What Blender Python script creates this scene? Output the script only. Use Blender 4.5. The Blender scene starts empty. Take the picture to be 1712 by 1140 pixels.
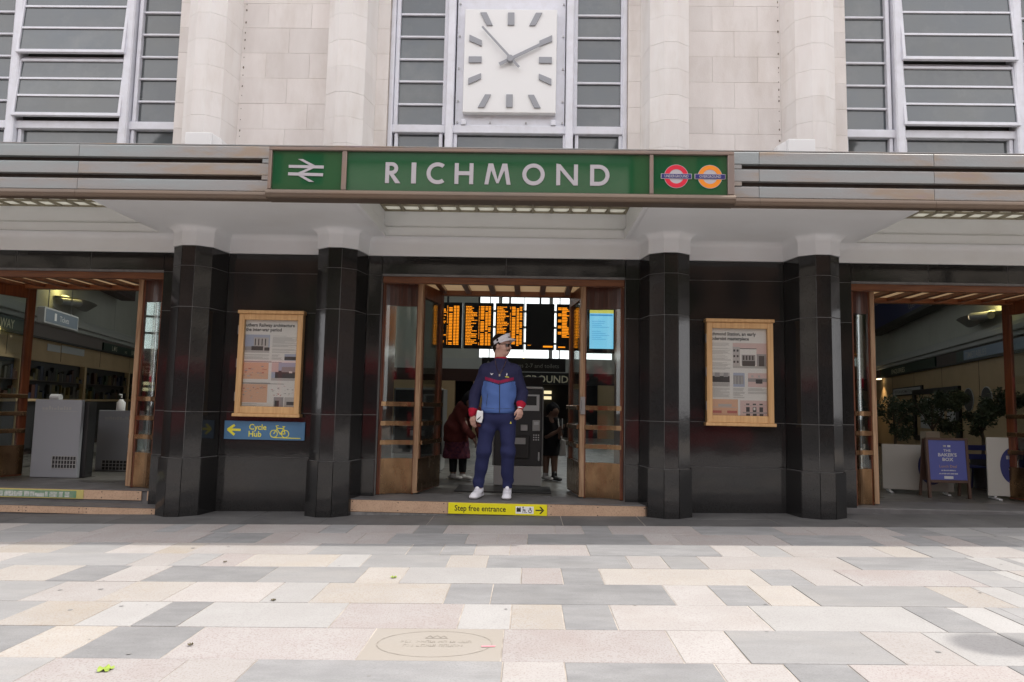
import bpy, bmesh, math, random
import numpy as np
from mathutils import Vector, Matrix
random.seed(7)
S = bpy.context.scene
COL = S.collection
rad = math.radians

# ------------------------------------------------------------------ camera
cam = bpy.data.cameras.new("camera")
cam.sensor_width = 36.0
cam.lens = 36.0 * 1160.0 / 1712.0
cam.clip_end = 600.0
cam.clip_start = 0.05
camo = bpy.data.objects.new("camera", cam)
COL.objects.link(camo)
PITCH, YAW, ROLL = rad(5.249), rad(-1.400), rad(1.179)
_f = Vector((math.sin(YAW) * math.cos(PITCH), math.cos(YAW) * math.cos(PITCH), math.sin(PITCH)))
_r = Vector((math.cos(YAW), -math.sin(YAW), 0))
_u = _r.cross(_f)
_r2 = math.cos(ROLL) * _r + math.sin(ROLL) * _u
_u2 = -math.sin(ROLL) * _r + math.cos(ROLL) * _u
camo.matrix_world = Matrix(((_r2.x, _u2.x, -_f.x, 0.3024), (_r2.y, _u2.y, -_f.y, -7.75),
                            (_r2.z, _u2.z, -_f.z, 1.0527), (0, 0, 0, 1)))
S.camera = camo

# ------------------------------------------------------------------ sky and sun
SUN = Vector((0.53, 0.088, 0.84)).normalized()
W = bpy.data.worlds.new("World"); S.world = W; W.use_nodes = True
wn = W.node_tree.nodes; wl = W.node_tree.links
wn.clear()
sky = wn.new('ShaderNodeTexSky'); sky.sky_type = 'NISHITA'; sky.sun_disc = False
sky.sun_elevation = math.asin(SUN.z); sky.sun_rotation = math.atan2(SUN.x, SUN.y)
sky.air_density = 1.0; sky.dust_density = 1.5; sky.ozone_density = 1.0
hsv = wn.new('ShaderNodeHueSaturation'); hsv.inputs['Saturation'].default_value = 0.18
hsv.inputs['Value'].default_value = 1.0
warm = wn.new('ShaderNodeMix'); warm.data_type = 'RGBA'; warm.blend_type = 'MULTIPLY'
warm.inputs['Factor'].default_value = 1.0; warm.inputs['B'].default_value = (1.0, 0.982, 0.988, 1)
bg = wn.new('ShaderNodeBackground'); bg.inputs['Strength'].default_value = 0.15
wo = wn.new('ShaderNodeOutputWorld')
# thin bright cloud veil over the blue
tc = wn.new('ShaderNodeTexCoord'); cn = wn.new('ShaderNodeTexNoise'); cn.inputs['Scale'].default_value = 2.2; cn.inputs['Detail'].default_value = 6
cr = wn.new('ShaderNodeMapRange'); cr.inputs[1].default_value = 0.35; cr.inputs[2].default_value = 0.65; cr.inputs[3].default_value = 0.62; cr.inputs[4].default_value = 0.92
cmx = wn.new('ShaderNodeMix'); cmx.data_type = 'RGBA'; cmx.inputs['B'].default_value = (8.6, 8.6, 8.7, 1)
wl.new(tc.outputs['Generated'], cn.inputs['Vector']); wl.new(cn.outputs['Fac'], cr.inputs[0]); wl.new(cr.outputs[0], cmx.inputs['Factor'])
wl.new(sky.outputs[0], hsv.inputs['Color']); wl.new(hsv.outputs[0], cmx.inputs['A']); wl.new(cmx.outputs['Result'], warm.inputs['A'])
wl.new(warm.outputs['Result'], bg.inputs['Color']); wl.new(bg.outputs[0], wo.inputs[0])
sl = bpy.data.lights.new("sun", 'SUN'); sl.energy = 2.0; sl.angle = rad(0.8); sl.color = (1.0, 0.95, 0.88)
so = bpy.data.objects.new("sun", sl); COL.objects.link(so)
so.rotation_euler = SUN.to_track_quat('Z', 'Y').to_euler(); so.location = (8, -4, 20)
S.view_settings.view_transform = 'Standard'; S.view_settings.look = 'None'
S.view_settings.gamma = 1.0; S.view_settings.use_curve_mapping = False
S.view_settings.exposure = 0.90

# ------------------------------------------------------------------ helpers
WL = {}            # world location of each placed object
def setp(o, label=None, cat=None, group=None, kind=None):
    if label: o['label'] = label
    if cat: o['category'] = cat
    if group: o['group'] = group
    if kind: o['kind'] = kind
    return o
def empty(name, loc=(0, 0, 0), label=None, cat=None, group=None, kind=None, parent=None):
    o = bpy.data.objects.new(name, None); COL.objects.link(o)
    o.empty_display_size = 0.2
    loc = Vector(loc); WL[o] = loc
    if parent: o.parent = parent; o.location = loc - WL[parent]
    else: o.location = loc
    return setp(o, label, cat, group, kind)
RX90 = Matrix.Rotation(rad(90), 4, 'X')
_fc = {}
def text_geo(s, size, align='CENTER', bold=0.0, xs=1.0):
    key = (s, size, align, bold, xs)
    if key in _fc: return _fc[key]
    cu = bpy.data.curves.new("t", 'FONT'); cu.body = s; cu.size = size; cu.align_x = align
    cu.offset = bold; cu.resolution_u = 2; cu.fill_mode = 'FRONT'
    ob = bpy.data.objects.new("t", cu); COL.objects.link(ob)
    dg = bpy.context.evaluated_depsgraph_get(); dg.update()
    me = bpy.data.meshes.new_from_object(ob.evaluated_get(dg))
    vs = [(v.co.x * xs, v.co.y, 0.0) for v in me.vertices]; fs = [tuple(p.vertices) for p in me.polygons]
    bpy.data.objects.remove(ob); bpy.data.curves.remove(cu); bpy.data.meshes.remove(me)
    _fc[key] = (vs, fs); return vs, fs
class MB:
    def __init__(s): s.v = []; s.f = []; s.m = []; s.T = None
    def add(s, vs, fs, m=0):
        b = len(s.v)
        if s.T is not None: vs = [tuple(s.T @ Vector(p)) for p in vs]
        s.v.extend(vs); s.f.extend([tuple(i + b for i in f) for f in fs]); s.m.extend([m] * len(fs)); return s
    def box(s, x0, x1, y0, y1, z0, z1, m=0):
        v = [(x, y, z) for x in (x0, x1) for y in (y0, y1) for z in (z0, z1)]
        return s.add(v, [(0, 1, 3, 2), (4, 6, 7, 5), (0, 4, 5, 1), (2, 3, 7, 6), (0, 2, 6, 4), (1, 5, 7, 3)], m)
    def cbox(s, x0, x1, y0, y1, z0, z1, c=0.004, m=0):
        X = (x0, x1); Y = (y0, y1); Z = (z0, z1); sg = (1, -1); v = []; idx = {}
        for i in (0, 1):
            for j in (0, 1):
                for k in (0, 1):
                    for a in range(3):
                        p = [X[i] + (0 if a == 0 else c * sg[i]), Y[j] + (0 if a == 1 else c * sg[j]), Z[k] + (0 if a == 2 else c * sg[k])]
                        idx[(i, j, k, a)] = len(v); v.append(tuple(p))
        f = []
        for i in (0, 1):
            f.append([idx[(i, j, k, 0)] for j, k in ((0, 0), (1, 0), (1, 1), (0, 1))])
            f.append([idx[(j, i, k, 1)] for j, k in ((0, 0), (1, 0), (1, 1), (0, 1))])
            f.append([idx[(j, k, i, 2)] for j, k in ((0, 0), (1, 0), (1, 1), (0, 1))])
            for j in (0, 1):
                f.append([idx[(i, j, 0, 0)], idx[(i, j, 1, 0)], idx[(i, j, 1, 1)], idx[(i, j, 0, 1)]])
                f.append([idx[(i, 0, j, 0)], idx[(i, 1, j, 0)], idx[(i, 1, j, 2)], idx[(i, 0, j, 2)]])
                f.append([idx[(0, i, j, 1)], idx[(1, i, j, 1)], idx[(1, i, j, 2)], idx[(0, i, j, 2)]])
                for k in (0, 1): f.append([idx[(i, j, k, a)] for a in range(3)])
        return s.add(v, f, m)
    def prism(s, poly, z0, z1, m=0):                 # vertical prism on a plan polygon
        n = len(poly); v = [(p[0], p[1], z0) for p in poly] + [(p[0], p[1], z1) for p in poly]
        f = [tuple(range(n - 1, -1, -1)), tuple(range(n, 2 * n))] + [(i, (i + 1) % n, n + (i + 1) % n, n + i) for i in range(n)]
        return s.add(v, f, m)
    def prism_y(s, poly, y0, y1, m=0):               # polygon in x,z given depth in y
        n = len(poly); v = [(p[0], y0, p[1]) for p in poly] + [(p[0], y1, p[1]) for p in poly]
        f = [tuple(range(n - 1, -1, -1)), tuple(range(n, 2 * n))] + [(i, (i + 1) % n, n + (i + 1) % n, n + i) for i in range(n)]
        return s.add(v, f, m)
    def prism_x(s, poly, x0, x1, m=0):               # polygon in y,z given length in x
        n = len(poly); v = [(x0, p[0], p[1]) for p in poly] + [(x1, p[0], p[1]) for p in poly]
        f = [tuple(range(n - 1, -1, -1)), tuple(range(n, 2 * n))] + [(i, (i + 1) % n, n + (i + 1) % n, n + i) for i in range(n)]
        return s.add(v, f, m)
    def ring_y(s, cx, cz, r0, r1, y0, y1, a0=0, a1=360, n=32, m=0):
        full = abs(a1 - a0) >= 360; k = n if full else n + 1; v = []
        for i in range(k):
            a = rad(a0 + (a1 - a0) * i / n); c, q = math.cos(a), math.sin(a)
            v += [(cx + r0 * c, y0, cz + r0 * q), (cx + r1 * c, y0, cz + r1 * q), (cx + r1 * c, y1, cz + r1 * q), (cx + r0 * c, y1, cz + r0 * q)]
        f = []
        for i in range(n):
            a, b = 4 * i, 4 * ((i + 1) % k)
            for j in range(4): f.append((a + j, a + (j + 1) % 4, b + (j + 1) % 4, b + j))
        if not full: f += [(0, 1, 2, 3), (4 * n + 3, 4 * n + 2, 4 * n + 1, 4 * n)]
        return s.add(v, f, m)
    def tube(s, pts, r, n=8, m=0):
        pts = [Vector(p) for p in pts]; rs = r if isinstance(r, (list, tuple)) else [r] * len(pts); v = []; f = []
        for i, p in enumerate(pts):
            d = (pts[min(i + 1, len(pts) - 1)] - pts[max(i - 1, 0)]).normalized()
            a = d.orthogonal().normalized() if i == 0 else (a - d * a.dot(d)).normalized()
            b = d.cross(a)
            v += [tuple(p + rs[i] * (math.cos(2 * math.pi * k / n) * a + math.sin(2 * math.pi * k / n) * b)) for k in range(n)]
        for i in range(len(pts) - 1):
            for k in range(n): f.append((i * n + k, i * n + (k + 1) % n, (i + 1) * n + (k + 1) % n, (i + 1) * n + k))
        f += [tuple(range(n - 1, -1, -1)), tuple((len(pts) - 1) * n + k for k in range(n))]
        return s.add(v, f, m)
    def lathe(s, prof, c=(0, 0, 0), n=20, m=0):      # profile of (radius, z)
        v = []; f = []
        for r_, z in prof: v += [(c[0] + r_ * math.cos(2 * math.pi * k / n), c[1] + r_ * math.sin(2 * math.pi * k / n), c[2] + z) for k in range(n)]
        for i in range(len(prof) - 1):
            for k in range(n): f.append((i * n + k, i * n + (k + 1) % n, (i + 1) * n + (k + 1) % n, (i + 1) * n + k))
        f += [tuple(range(n - 1, -1, -1)), tuple((len(prof) - 1) * n + k for k in range(n))]
        return s.add(v, f, m)
    def text(s, t, size, x, y, z, align='CENTER', m=0, bold=0.0, xs=1.0, M=None):
        vs, fs = text_geo(t, size, align, bold, xs)
        A = Matrix.Translation((x, y, z)) @ (M if M is not None else Matrix.Identity(4)) @ RX90
        return s.add([tuple(A @ Vector(p)) for p in vs], fs, m)
    def build(s, name, mats, parent=None, bevel=0.0, smooth=False, recalc=True, label=None, cat=None, group=None, kind=None):
        if not isinstance(mats, (list, tuple)): mats = [mats]
        a = np.array(s.v, dtype=float); c = (a.min(0) + a.max(0)) / 2
        if parent is None: c[2] = a[:, 2].min()
        me = bpy.data.meshes.new(name); me.from_pydata([tuple(p) for p in (a - c)], [], s.f)
        for mt in mats: me.materials.append(mt)
        if len(mats) > 1: me.polygons.foreach_set('material_index', s.m)
        if recalc:
            bm = bmesh.new(); bm.from_mesh(me); bmesh.ops.recalc_face_normals(bm, faces=bm.faces); bm.to_mesh(me); bm.free()
        if smooth: me.polygons.foreach_set('use_smooth', [True] * len(me.polygons))
        o = bpy.data.objects.new(name, me); COL.objects.link(o)
        c = Vector(c); WL[o] = c
        if parent is not None: o.parent = parent; o.location = c - WL[parent]
        else: o.location = c
        if bevel:
            md = o.modifiers.new('bevel', 'BEVEL'); md.width = bevel; md.segments = 2; md.limit_method = 'ANGLE'; md.angle_limit = rad(40)
        return setp(o, label, cat, group, kind)
def one(name, mat, parent, *b, c=0.004, **k):
    return MB().cbox(*b, c=c).build(name, mat, parent, recalc=True, **k)
def share(src, name, world, parent):
    o = src.copy(); o.name = name; COL.objects.link(o); world = Vector(world); WL[o] = world
    o.parent = parent; o.location = world - WL[parent]; return o

# ------------------------------------------------------------------ materials
def nt(name):
    m = bpy.data.materials.new(name); m.use_nodes = True; t = m.node_tree
    return m, t, t.nodes['Principled BSDF']
def pmat(name, base, rough=0.5, metal=0.0, var=None, scale=8.0, det=4.0, amt=0.5, rnd=0.0, bump=0.0, bscale=None,
         spec=0.5, stretch=None, speck=None, speckscale=150.0, speckamt=0.4, emit=None, estr=0.0, coat=0.0, rvar=0.0, stain=None, stainscale=1.0, stainamt=0.3):
    m, t, p = nt(name); N = t.nodes; L = t.links
    p.inputs['Roughness'].default_value = rough; p.inputs['Metallic'].default_value = metal
    p.inputs['Specular IOR Level'].default_value = spec; p.inputs['Coat Weight'].default_value = coat
    p.inputs['Coat Roughness'].default_value = 0.05
    g = N.new('ShaderNodeNewGeometry'); vec = g.outputs['Position']
    if stretch:
        mp = N.new('ShaderNodeMapping'); mp.inputs['Scale'].default_value = stretch; L.new(vec, mp.inputs['Vector']); vec = mp.outputs[0]
    col = None
    def noise(sc, d=4.0, r=0.6):
        n = N.new('ShaderNodeTexNoise'); n.inputs['Scale'].default_value = sc; n.inputs['Detail'].default_value = d
        n.inputs['Roughness'].default_value = r; L.new(vec, n.inputs['Vector']); return n.outputs['Fac']
    def mix(a, b, fac, mode='MIX'):
        x = N.new('ShaderNodeMix'); x.data_type = 'RGBA'; x.blend_type = mode
        for sck, val in (('A', a), ('B', b), ('Factor', fac)):
            if isinstance(val, bpy.types.NodeSocket): L.new(val, x.inputs[sck])
            elif isinstance(val, tuple): x.inputs[sck].default_value = (*val[:3], 1)
            else: x.inputs[sck].default_value = val
        return x.outputs['Result']
    def ramp(v, lo, hi, a=0.0, b=1.0):
        r_ = N.new('ShaderNodeMapRange'); L.new(v, r_.inputs[0]); r_.inputs[1].default_value = lo; r_.inputs[2].default_value = hi
        r_.inputs[3].default_value = a; r_.inputs[4].default_value = b; return r_.outputs[0]
    col = base
    if var: col = mix(col, var, ramp(noise(scale, det), 0.35, 0.65, 0, amt * 1.6 if amt * 1.6 < 1 else 1.0))
    if stain: col = mix(col, stain, ramp(noise(stainscale, 5.0, 0.65), 0.5, 0.72, 0, stainamt))
    if speck: col = mix(col, speck, ramp(noise(speckscale, 2.0), 0.52, 0.62, 0, speckamt))
    if rnd:
        oi = N.new('ShaderNodeObjectInfo'); k = ramp(oi.outputs['Random'], 0, 1, 1 - rnd, 1 + rnd)
        cx = N.new('ShaderNodeVectorMath'); cx.operation = 'SCALE'; L.new(k, cx.inputs['Scale'])
        if isinstance(col, tuple): cx.inputs[0].default_value = col[:3]
        else: L.new(col, cx.inputs[0])
        col = cx.outputs[0]
    if isinstance(col, tuple): p.inputs['Base Color'].default_value = (*col[:3], 1)
    else: L.new(col, p.inputs['Base Color'])
    if rvar: L.new(ramp(noise(scale * 2.3, 4), 0.3, 0.7, max(0.02, rough - rvar), min(1, rough + rvar)), p.inputs['Roughness'])
    if bump:
        b = N.new('ShaderNodeBump'); b.inputs['Strength'].default_value = 1.0; b.inputs['Distance'].default_value = bump
        L.new(noise(bscale or scale * 4, 4), b.inputs['Height']); L.new(b.outputs[0], p.inputs['Normal'])
    if emit:
        p.inputs['Emission Color'].default_value = (*emit, 1); p.inputs['Emission Strength'].default_value = estr
    return m
def glassmat(name, tint=(0.9, 0.93, 0.92), refl=1.0, rough=0.02):
    m, t, p = nt(name); N = t.nodes; L = t.links; N.remove(p)
    out = N['Material Output']; tr = N.new('ShaderNodeBsdfTransparent'); tr.inputs[0].default_value = (*tint, 1)
    gl = N.new('ShaderNodeBsdfGlossy'); gl.inputs['Roughness'].default_value = rough; gl.inputs[0].default_value = (0.95, 0.97, 0.97, 1)
    fr = N.new('ShaderNodeFresnel'); fr.inputs[0].default_value = 1.5
    mu = N.new('ShaderNodeMath'); mu.operation = 'MULTIPLY'; mu.inputs[1].default_value = refl; mu.use_clamp = True
    mx = N.new('ShaderNodeMixShader'); L.new(fr.outputs[0], mu.inputs[0]); L.new(mu.outputs[0], mx.inputs[0])
    L.new(tr.outputs[0], mx.inputs[1]); L.new(gl.outputs[0], mx.inputs[2]); L.new(mx.outputs[0], out.inputs[0]); return m
def woodmat(name, c1, c2, rough=0.35, coat=0.3, axis=2, sc=14.0):
    m, t, p = nt(name); N = t.nodes; L = t.links
    g = N.new('ShaderNodeNewGeometry'); mp = N.new('ShaderNodeMapping'); s = [1.0, 1.0, 1.0]; s[axis] = 0.07
    mp.inputs['Scale'].default_value = s; L.new(g.outputs['Position'], mp.inputs['Vector'])
    n = N.new('ShaderNodeTexNoise'); n.inputs['Scale'].default_value = sc * 3; n.inputs['Detail'].default_value = 5; L.new(mp.outputs[0], n.inputs['Vector'])
    r_ = N.new('ShaderNodeValToRGB'); r_.color_ramp.elements[0].position = 0.32; r_.color_ramp.elements[1].position = 0.7
    r_.color_ramp.elements[0].color = (*c1, 1); r_.color_ramp.elements[1].color = (*c2, 1); L.new(n.outputs['Fac'], r_.inputs[0])
    L.new(r_.outputs[0], p.inputs['Base Color']); p.inputs['Roughness'].default_value = rough; p.inputs['Coat Weight'].default_value = coat
    p.inputs['Coat Roughness'].default_value = 0.15
    return m
def coppermat(name, a, b, c, rough=0.45, metal=0.4):
    m, t, p = nt(name); N = t.nodes; L = t.links
    g = N.new('ShaderNodeNewGeometry'); oi = N.new('ShaderNodeObjectInfo')
    ad = N.new('ShaderNodeVectorMath'); ad.operation = 'ADD'; L.new(g.outputs['Position'], ad.inputs[0])
    sc = N.new('ShaderNodeVectorMath'); sc.operation = 'SCALE'; sc.inputs['Scale'].default_value = 40.0
    cb = N.new('ShaderNodeCombineXYZ'); L.new(oi.outputs['Random'], cb.inputs[0]); L.new(cb.outputs[0], sc.inputs[0]); L.new(sc.outputs[0], ad.inputs[1])
    mp = N.new('ShaderNodeMapping'); mp.inputs['Scale'].default_value = (0.55, 1.0, 2.2); L.new(ad.outputs[0], mp.inputs['Vector'])
    n = N.new('ShaderNodeTexNoise'); n.inputs['Scale'].default_value = 1.3; n.inputs['Detail'].default_value = 6; n.inputs['Roughness'].default_value = 0.6
    L.new(mp.outputs[0], n.inputs['Vector'])
    r_ = N.new('ShaderNodeValToRGB'); e = r_.color_ramp.elements
    e[0].position = 0.38; e[0].color = (*a, 1); e[1].position = 0.74; e[1].color = (*c, 1)
    q = e.new(0.54); q.color = (*b, 1); q = e.new(0.63); q.color = (0.31, 0.245, 0.19, 1)
    L.new(n.outputs['Fac'], r_.inputs[0]); L.new(r_.outputs[0], p.inputs['Base Color'])
    n2 = N.new('ShaderNodeTexNoise'); n2.inputs['Scale'].default_value = 60; L.new(g.outputs['Position'], n2.inputs['Vector'])
    bp = N.new('ShaderNodeBump'); bp.inputs['Distance'].default_value = 0.002; bp.inputs['Strength'].default_value = 0.5
    L.new(n2.outputs['Fac'], bp.inputs['Height']); L.new(bp.outputs[0], p.inputs['Normal'])
    p.inputs['Roughness'].default_value = rough; p.inputs['Metallic'].default_value = metal; return m
def translucent(name, col, t_amt=0.5):
    m, t, p = nt(name); N = t.nodes; L = t.links
    tr = N.new('ShaderNodeBsdfTranslucent'); tr.inputs[0].default_value = (*col, 1); mx = N.new('ShaderNodeMixShader')
    p.inputs['Base Color'].default_value = (*col, 1); p.inputs['Roughness'].default_value = 0.25
    mx.inputs[0].default_value = t_amt; L.new(p.outputs[0], mx.inputs[1]); L.new(tr.outputs[0], mx.inputs[2])
    L.new(mx.outputs[0], N['Material Output'].inputs[0]); return m

M = {}
M['stone'] = pmat('portland_stone', (0.79, 0.752, 0.725), 0.85, var=(0.72, 0.675, 0.645), scale=2.5, amt=0.6, rnd=0.06, bump=0.0015, bscale=60, spec=0.25, stain=(0.54, 0.48, 0.42), stainscale=1.8, stainamt=0.4, stretch=(1.6, 1.6, 0.6))
M['stone_pale'] = pmat('pilaster_stone', (0.77, 0.745, 0.725), 0.85, var=(0.71, 0.665, 0.635), scale=2.0, amt=0.5, rnd=0.035, bump=0.0015, bscale=60, spec=0.25, stain=(0.55, 0.49, 0.43), stainscale=1.6, stainamt=0.4, stretch=(2.0, 2.0, 0.55))
M['mortar'] = pmat('stone_mortar', (0.54, 0.48, 0.44), 0.95, var=(0.36, 0.31, 0.27), scale=7)
M['granite'] = pmat('black_granite', (0.009, 0.0085, 0.0085), 0.08, var=(0.018, 0.017, 0.017), scale=120, amt=0.6, rnd=0.25, spec=0.5, speck=(0.055, 0.055, 0.055), speckscale=260, speckamt=0.35, rvar=0.04, bump=0.0012, bscale=2.6)
M['grout'] = pmat('granite_grout', (0.12, 0.12, 0.12), 0.9, var=(0.20, 0.195, 0.19), scale=6)
M['white'] = pmat('white_paint', (0.735, 0.75, 0.765), 0.55, var=(0.70, 0.71, 0.72), scale=1.5, amt=0.5, bump=0.0006, bscale=30, spec=0.3, stain=(0.60, 0.585, 0.56), stainscale=0.9, stainamt=0.3)
M['frame'] = pmat('window_paint', (0.76, 0.77, 0.84), 0.4, var=(0.68, 0.69, 0.74), scale=5, amt=0.5, stain=(0.45, 0.42, 0.40), stainscale=9, stainamt=0.2)
M['pane'] = pmat('upper_window_glass', (0.060, 0.076, 0.092), 0.03, var=(0.085, 0.094, 0.092), scale=0.7, amt=0.9, rnd=0.2, spec=0.9, coat=0.0, stain=(0.13, 0.14, 0.14), stainscale=2.0, stainamt=0.5)  # paler blotches put varied sky reflection into the pane colour
M['glass'] = glassmat('door_glass', refl=0.75)
M['added_roof_glass'] = glassmat('added_roof_glass', tint=(0.66, 0.68, 0.67), refl=1.0)
M['case_glass'] = glassmat('case_glass', tint=(0.97, 0.97, 0.96), refl=0.9)
M['copper'] = coppermat('weathered_copper', (0.285, 0.31, 0.315), (0.295, 0.285, 0.28), (0.285, 0.225, 0.27))
M['copper_dark'] = pmat('bare_copper', (0.165, 0.120, 0.088), 0.4, 0.45, var=(0.13, 0.10, 0.08), scale=3, amt=0.6, stretch=(0.6, 1, 3), bump=0.001, bscale=40, stain=(0.20, 0.125, 0.075), stainscale=1.5, stainamt=0.5)
M['copper_frame'] = pmat('sign_copper', (0.25, 0.18, 0.145), 0.4, 0.5, var=(0.215, 0.175, 0.16), scale=4, amt=0.7, rvar=0.1, stain=(0.32, 0.19, 0.11), stainscale=2.0, stainamt=0.5)
M['groove'] = pmat('copper_shadow_gap', (0.06, 0.045, 0.035), 0.7, 0.3, var=(0.03, 0.02, 0.018), scale=5)
M['green'] = pmat('green_enamel', (0.013, 0.085, 0.032), 0.04, var=(0.017, 0.095, 0.038), scale=1.2, spec=1.0)
M['letter'] = pmat('sign_letter_white', (0.42, 0.395, 0.42), 0.4)
M['red'] = pmat('roundel_red', (0.62, 0.012, 0.04), 0.3)
M['blue'] = pmat('roundel_blue', (0.02, 0.016, 0.14), 0.3)
M['orange'] = pmat('roundel_orange', (0.78, 0.24, 0.012), 0.3)
M['wood'] = woodmat('varnished_door_timber', (0.075, 0.018, 0.007), (0.17, 0.046, 0.014))
M['wood_x'] = woodmat('varnished_head_timber', (0.11, 0.034, 0.012), (0.20, 0.070, 0.024), axis=0)
M['wood_shaded'] = woodmat('shaded_head_rail_timber', (0.028, 0.008, 0.004), (0.065, 0.016, 0.008))  # door timber darkened in colour for the shade on the head rail
M['woodedge'] = woodmat('pale_door_edge', (0.22, 0.12, 0.06), (0.42, 0.27, 0.16), rough=0.4)  # paler timber along the free edge of each leaf
M['cream'] = pmat('vestibule_light_panel', (0.78, 0.60, 0.40), 0.6, rnd=0.05, emit=(1.0, 0.66, 0.34), estr=0.10)
M['brass'] = pmat('brushed_bronze', (0.25, 0.155, 0.085), 0.22, 0.9, var=(0.19, 0.115, 0.06), scale=5, amt=0.6, rvar=0.1, stretch=(1, 1, .5), speck=(0.16, 0.10, 0.06), speckscale=30, speckamt=0.15)
M['bronze_step'] = pmat('worn_bronze_riser', (0.56, 0.385, 0.265), 0.5, 0.2, var=(0.49, 0.33, 0.225), scale=6, amt=0.6, speck=(0.20, 0.135, 0.09), speckscale=70, speckamt=0.3)
M['oak'] = woodmat('pale_oak', (0.50, 0.285, 0.12), (0.62, 0.385, 0.18), rough=0.5, coat=0.0)
M['metal'] = pmat('dull_steel', (0.35, 0.35, 0.35), 0.35, 0.9)
M['black'] = pmat('black_plastic', (0.012, 0.012, 0.013), 0.35)
M['darkgrey'] = pmat('dark_grey_paint', (0.026, 0.026, 0.028), 0.5, var=(0.021, 0.021, 0.023), scale=4)
M['grey'] = pmat('grey_paint', (0.32, 0.32, 0.32), 0.5)
M['whitep'] = pmat('clean_white', (0.80, 0.80, 0.80), 0.4)
M['concrete'] = pmat('worn_concrete', (0.20, 0.195, 0.19), 0.9, var=(0.12, 0.115, 0.11), scale=14, amt=0.7, bump=0.004, bscale=50)
M['tread'] = pmat('dark_stone_tread', (0.12, 0.115, 0.115), 0.6, var=(0.09, 0.085, 0.085), scale=5, amt=0.7, bump=0.001, bscale=80, stain=(0.20, 0.19, 0.19), stainscale=2, stainamt=0.4)
M['yellow'] = pmat('step_yellow', (0.78, 0.70, 0.012), 0.4)
M['cblue'] = pmat('cycle_sign_blue', (0.065, 0.165, 0.30), 0.4)
M['cyellow'] = pmat('cycle_sign_yellow', (0.75, 0.68, 0.05), 0.4)
M['ink'] = pmat('black_ink', (0.015, 0.015, 0.016), 0.5)
def P(n, b, r=0.6, **k): M[n] = pmat(n, b, r, **k)
# ------------------------------------------------------------------ ground and paving
def gz(x): return -0.123 + 0.020 * max(-14.0, min(14.0, x))
FZ = 0.02                                     # entrance floor level
P('pave_L', (0.385, 0.365, 0.353), 0.7, var=(0.345, 0.322, 0.309), scale=3, amt=0.5, rnd=0.07, speck=(0.26, 0.22, 0.20), speckscale=105, speckamt=0.5, bump=0.002, bscale=90, spec=0.3, stain=(0.33, 0.29, 0.26), stainscale=1.4, stainamt=0.45)
P('pave_P', (0.36, 0.342, 0.332), 0.7, var=(0.325, 0.292, 0.282), scale=3, amt=0.5, rnd=0.07, speck=(0.22, 0.17, 0.16), speckscale=105, speckamt=0.5, bump=0.002, bscale=90, spec=0.3, stain=(0.30, 0.25, 0.23), stainscale=1.4, stainamt=0.45)
P('pave_B', (0.380, 0.357, 0.335), 0.7, var=(0.342, 0.318, 0.296), scale=3, amt=0.5, rnd=0.07, speck=(0.28, 0.22, 0.17), speckscale=105, speckamt=0.5, bump=0.002, bscale=90, spec=0.3, stain=(0.36, 0.30, 0.22), stainscale=1.1, stainamt=0.45)
P('pave_W', (0.365, 0.355, 0.347), 0.7, var=(0.33, 0.318, 0.31), scale=3, amt=0.5, rnd=0.07, speck=(0.26, 0.25, 0.24), speckscale=105, speckamt=0.5, bump=0.002, bscale=90, spec=0.3)
P('pave_G', (0.30, 0.295, 0.293), 0.7, var=(0.262, 0.258, 0.257), scale=3, amt=0.6, rnd=0.09, speck=(0.22, 0.215, 0.21), speckscale=105, speckamt=0.5, bump=0.002, bscale=90, spec=0.3, stretch=(1, 2.5, 1), stain=(0.35, 0.33, 0.31), stainscale=1.2, stainamt=0.4)
P('pave_D', (0.28, 0.277, 0.278), 0.7, var=(0.215, 0.213, 0.215), scale=3, amt=0.6, rnd=0.10, speck=(0.17, 0.17, 0.17), speckscale=105, speckamt=0.5, bump=0.002, bscale=90, spec=0.3, stretch=(1, 2.5, 1), stain=(0.27, 0.26, 0.25), stainscale=1.2, stainamt=0.4)
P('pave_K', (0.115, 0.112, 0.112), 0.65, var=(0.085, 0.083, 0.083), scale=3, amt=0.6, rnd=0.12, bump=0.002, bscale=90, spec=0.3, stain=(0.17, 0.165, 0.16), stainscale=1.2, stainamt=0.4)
P('pave_X', (0.315, 0.288, 0.258), 0.75, var=(0.31, 0.28, 0.245), scale=2.5, amt=0.6, bump=0.001, bscale=90, spec=0.3)
P('bed', (0.46, 0.41, 0.36), 0.95, var=(0.27, 0.24, 0.21), scale=5, amt=.8)
P('asphalt', (0.055, 0.055, 0.056), 0.9, var=(0.042, 0.042, 0.043), scale=3, bump=0.004, bscale=90)
pave = empty('pavement', (0, -3, -0.2), kind='structure')
bed = MB()
bed.add([(-14, -9, gz(-14) - 0.0035), (14, -9, gz(14) - 0.0035), (14, 0.3, gz(14) - 0.0035), (-14, 0.3, gz(-14) - 0.0035)], [(0, 1, 2, 3)])
bed.build('mortar_bed', M['bed'], pave, recalc=False)
EDGE = [-0.847, -1.287, -1.762, -2.193, -2.616, -3.066, -3.529, -3.988, -4.452, -4.91]
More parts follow.
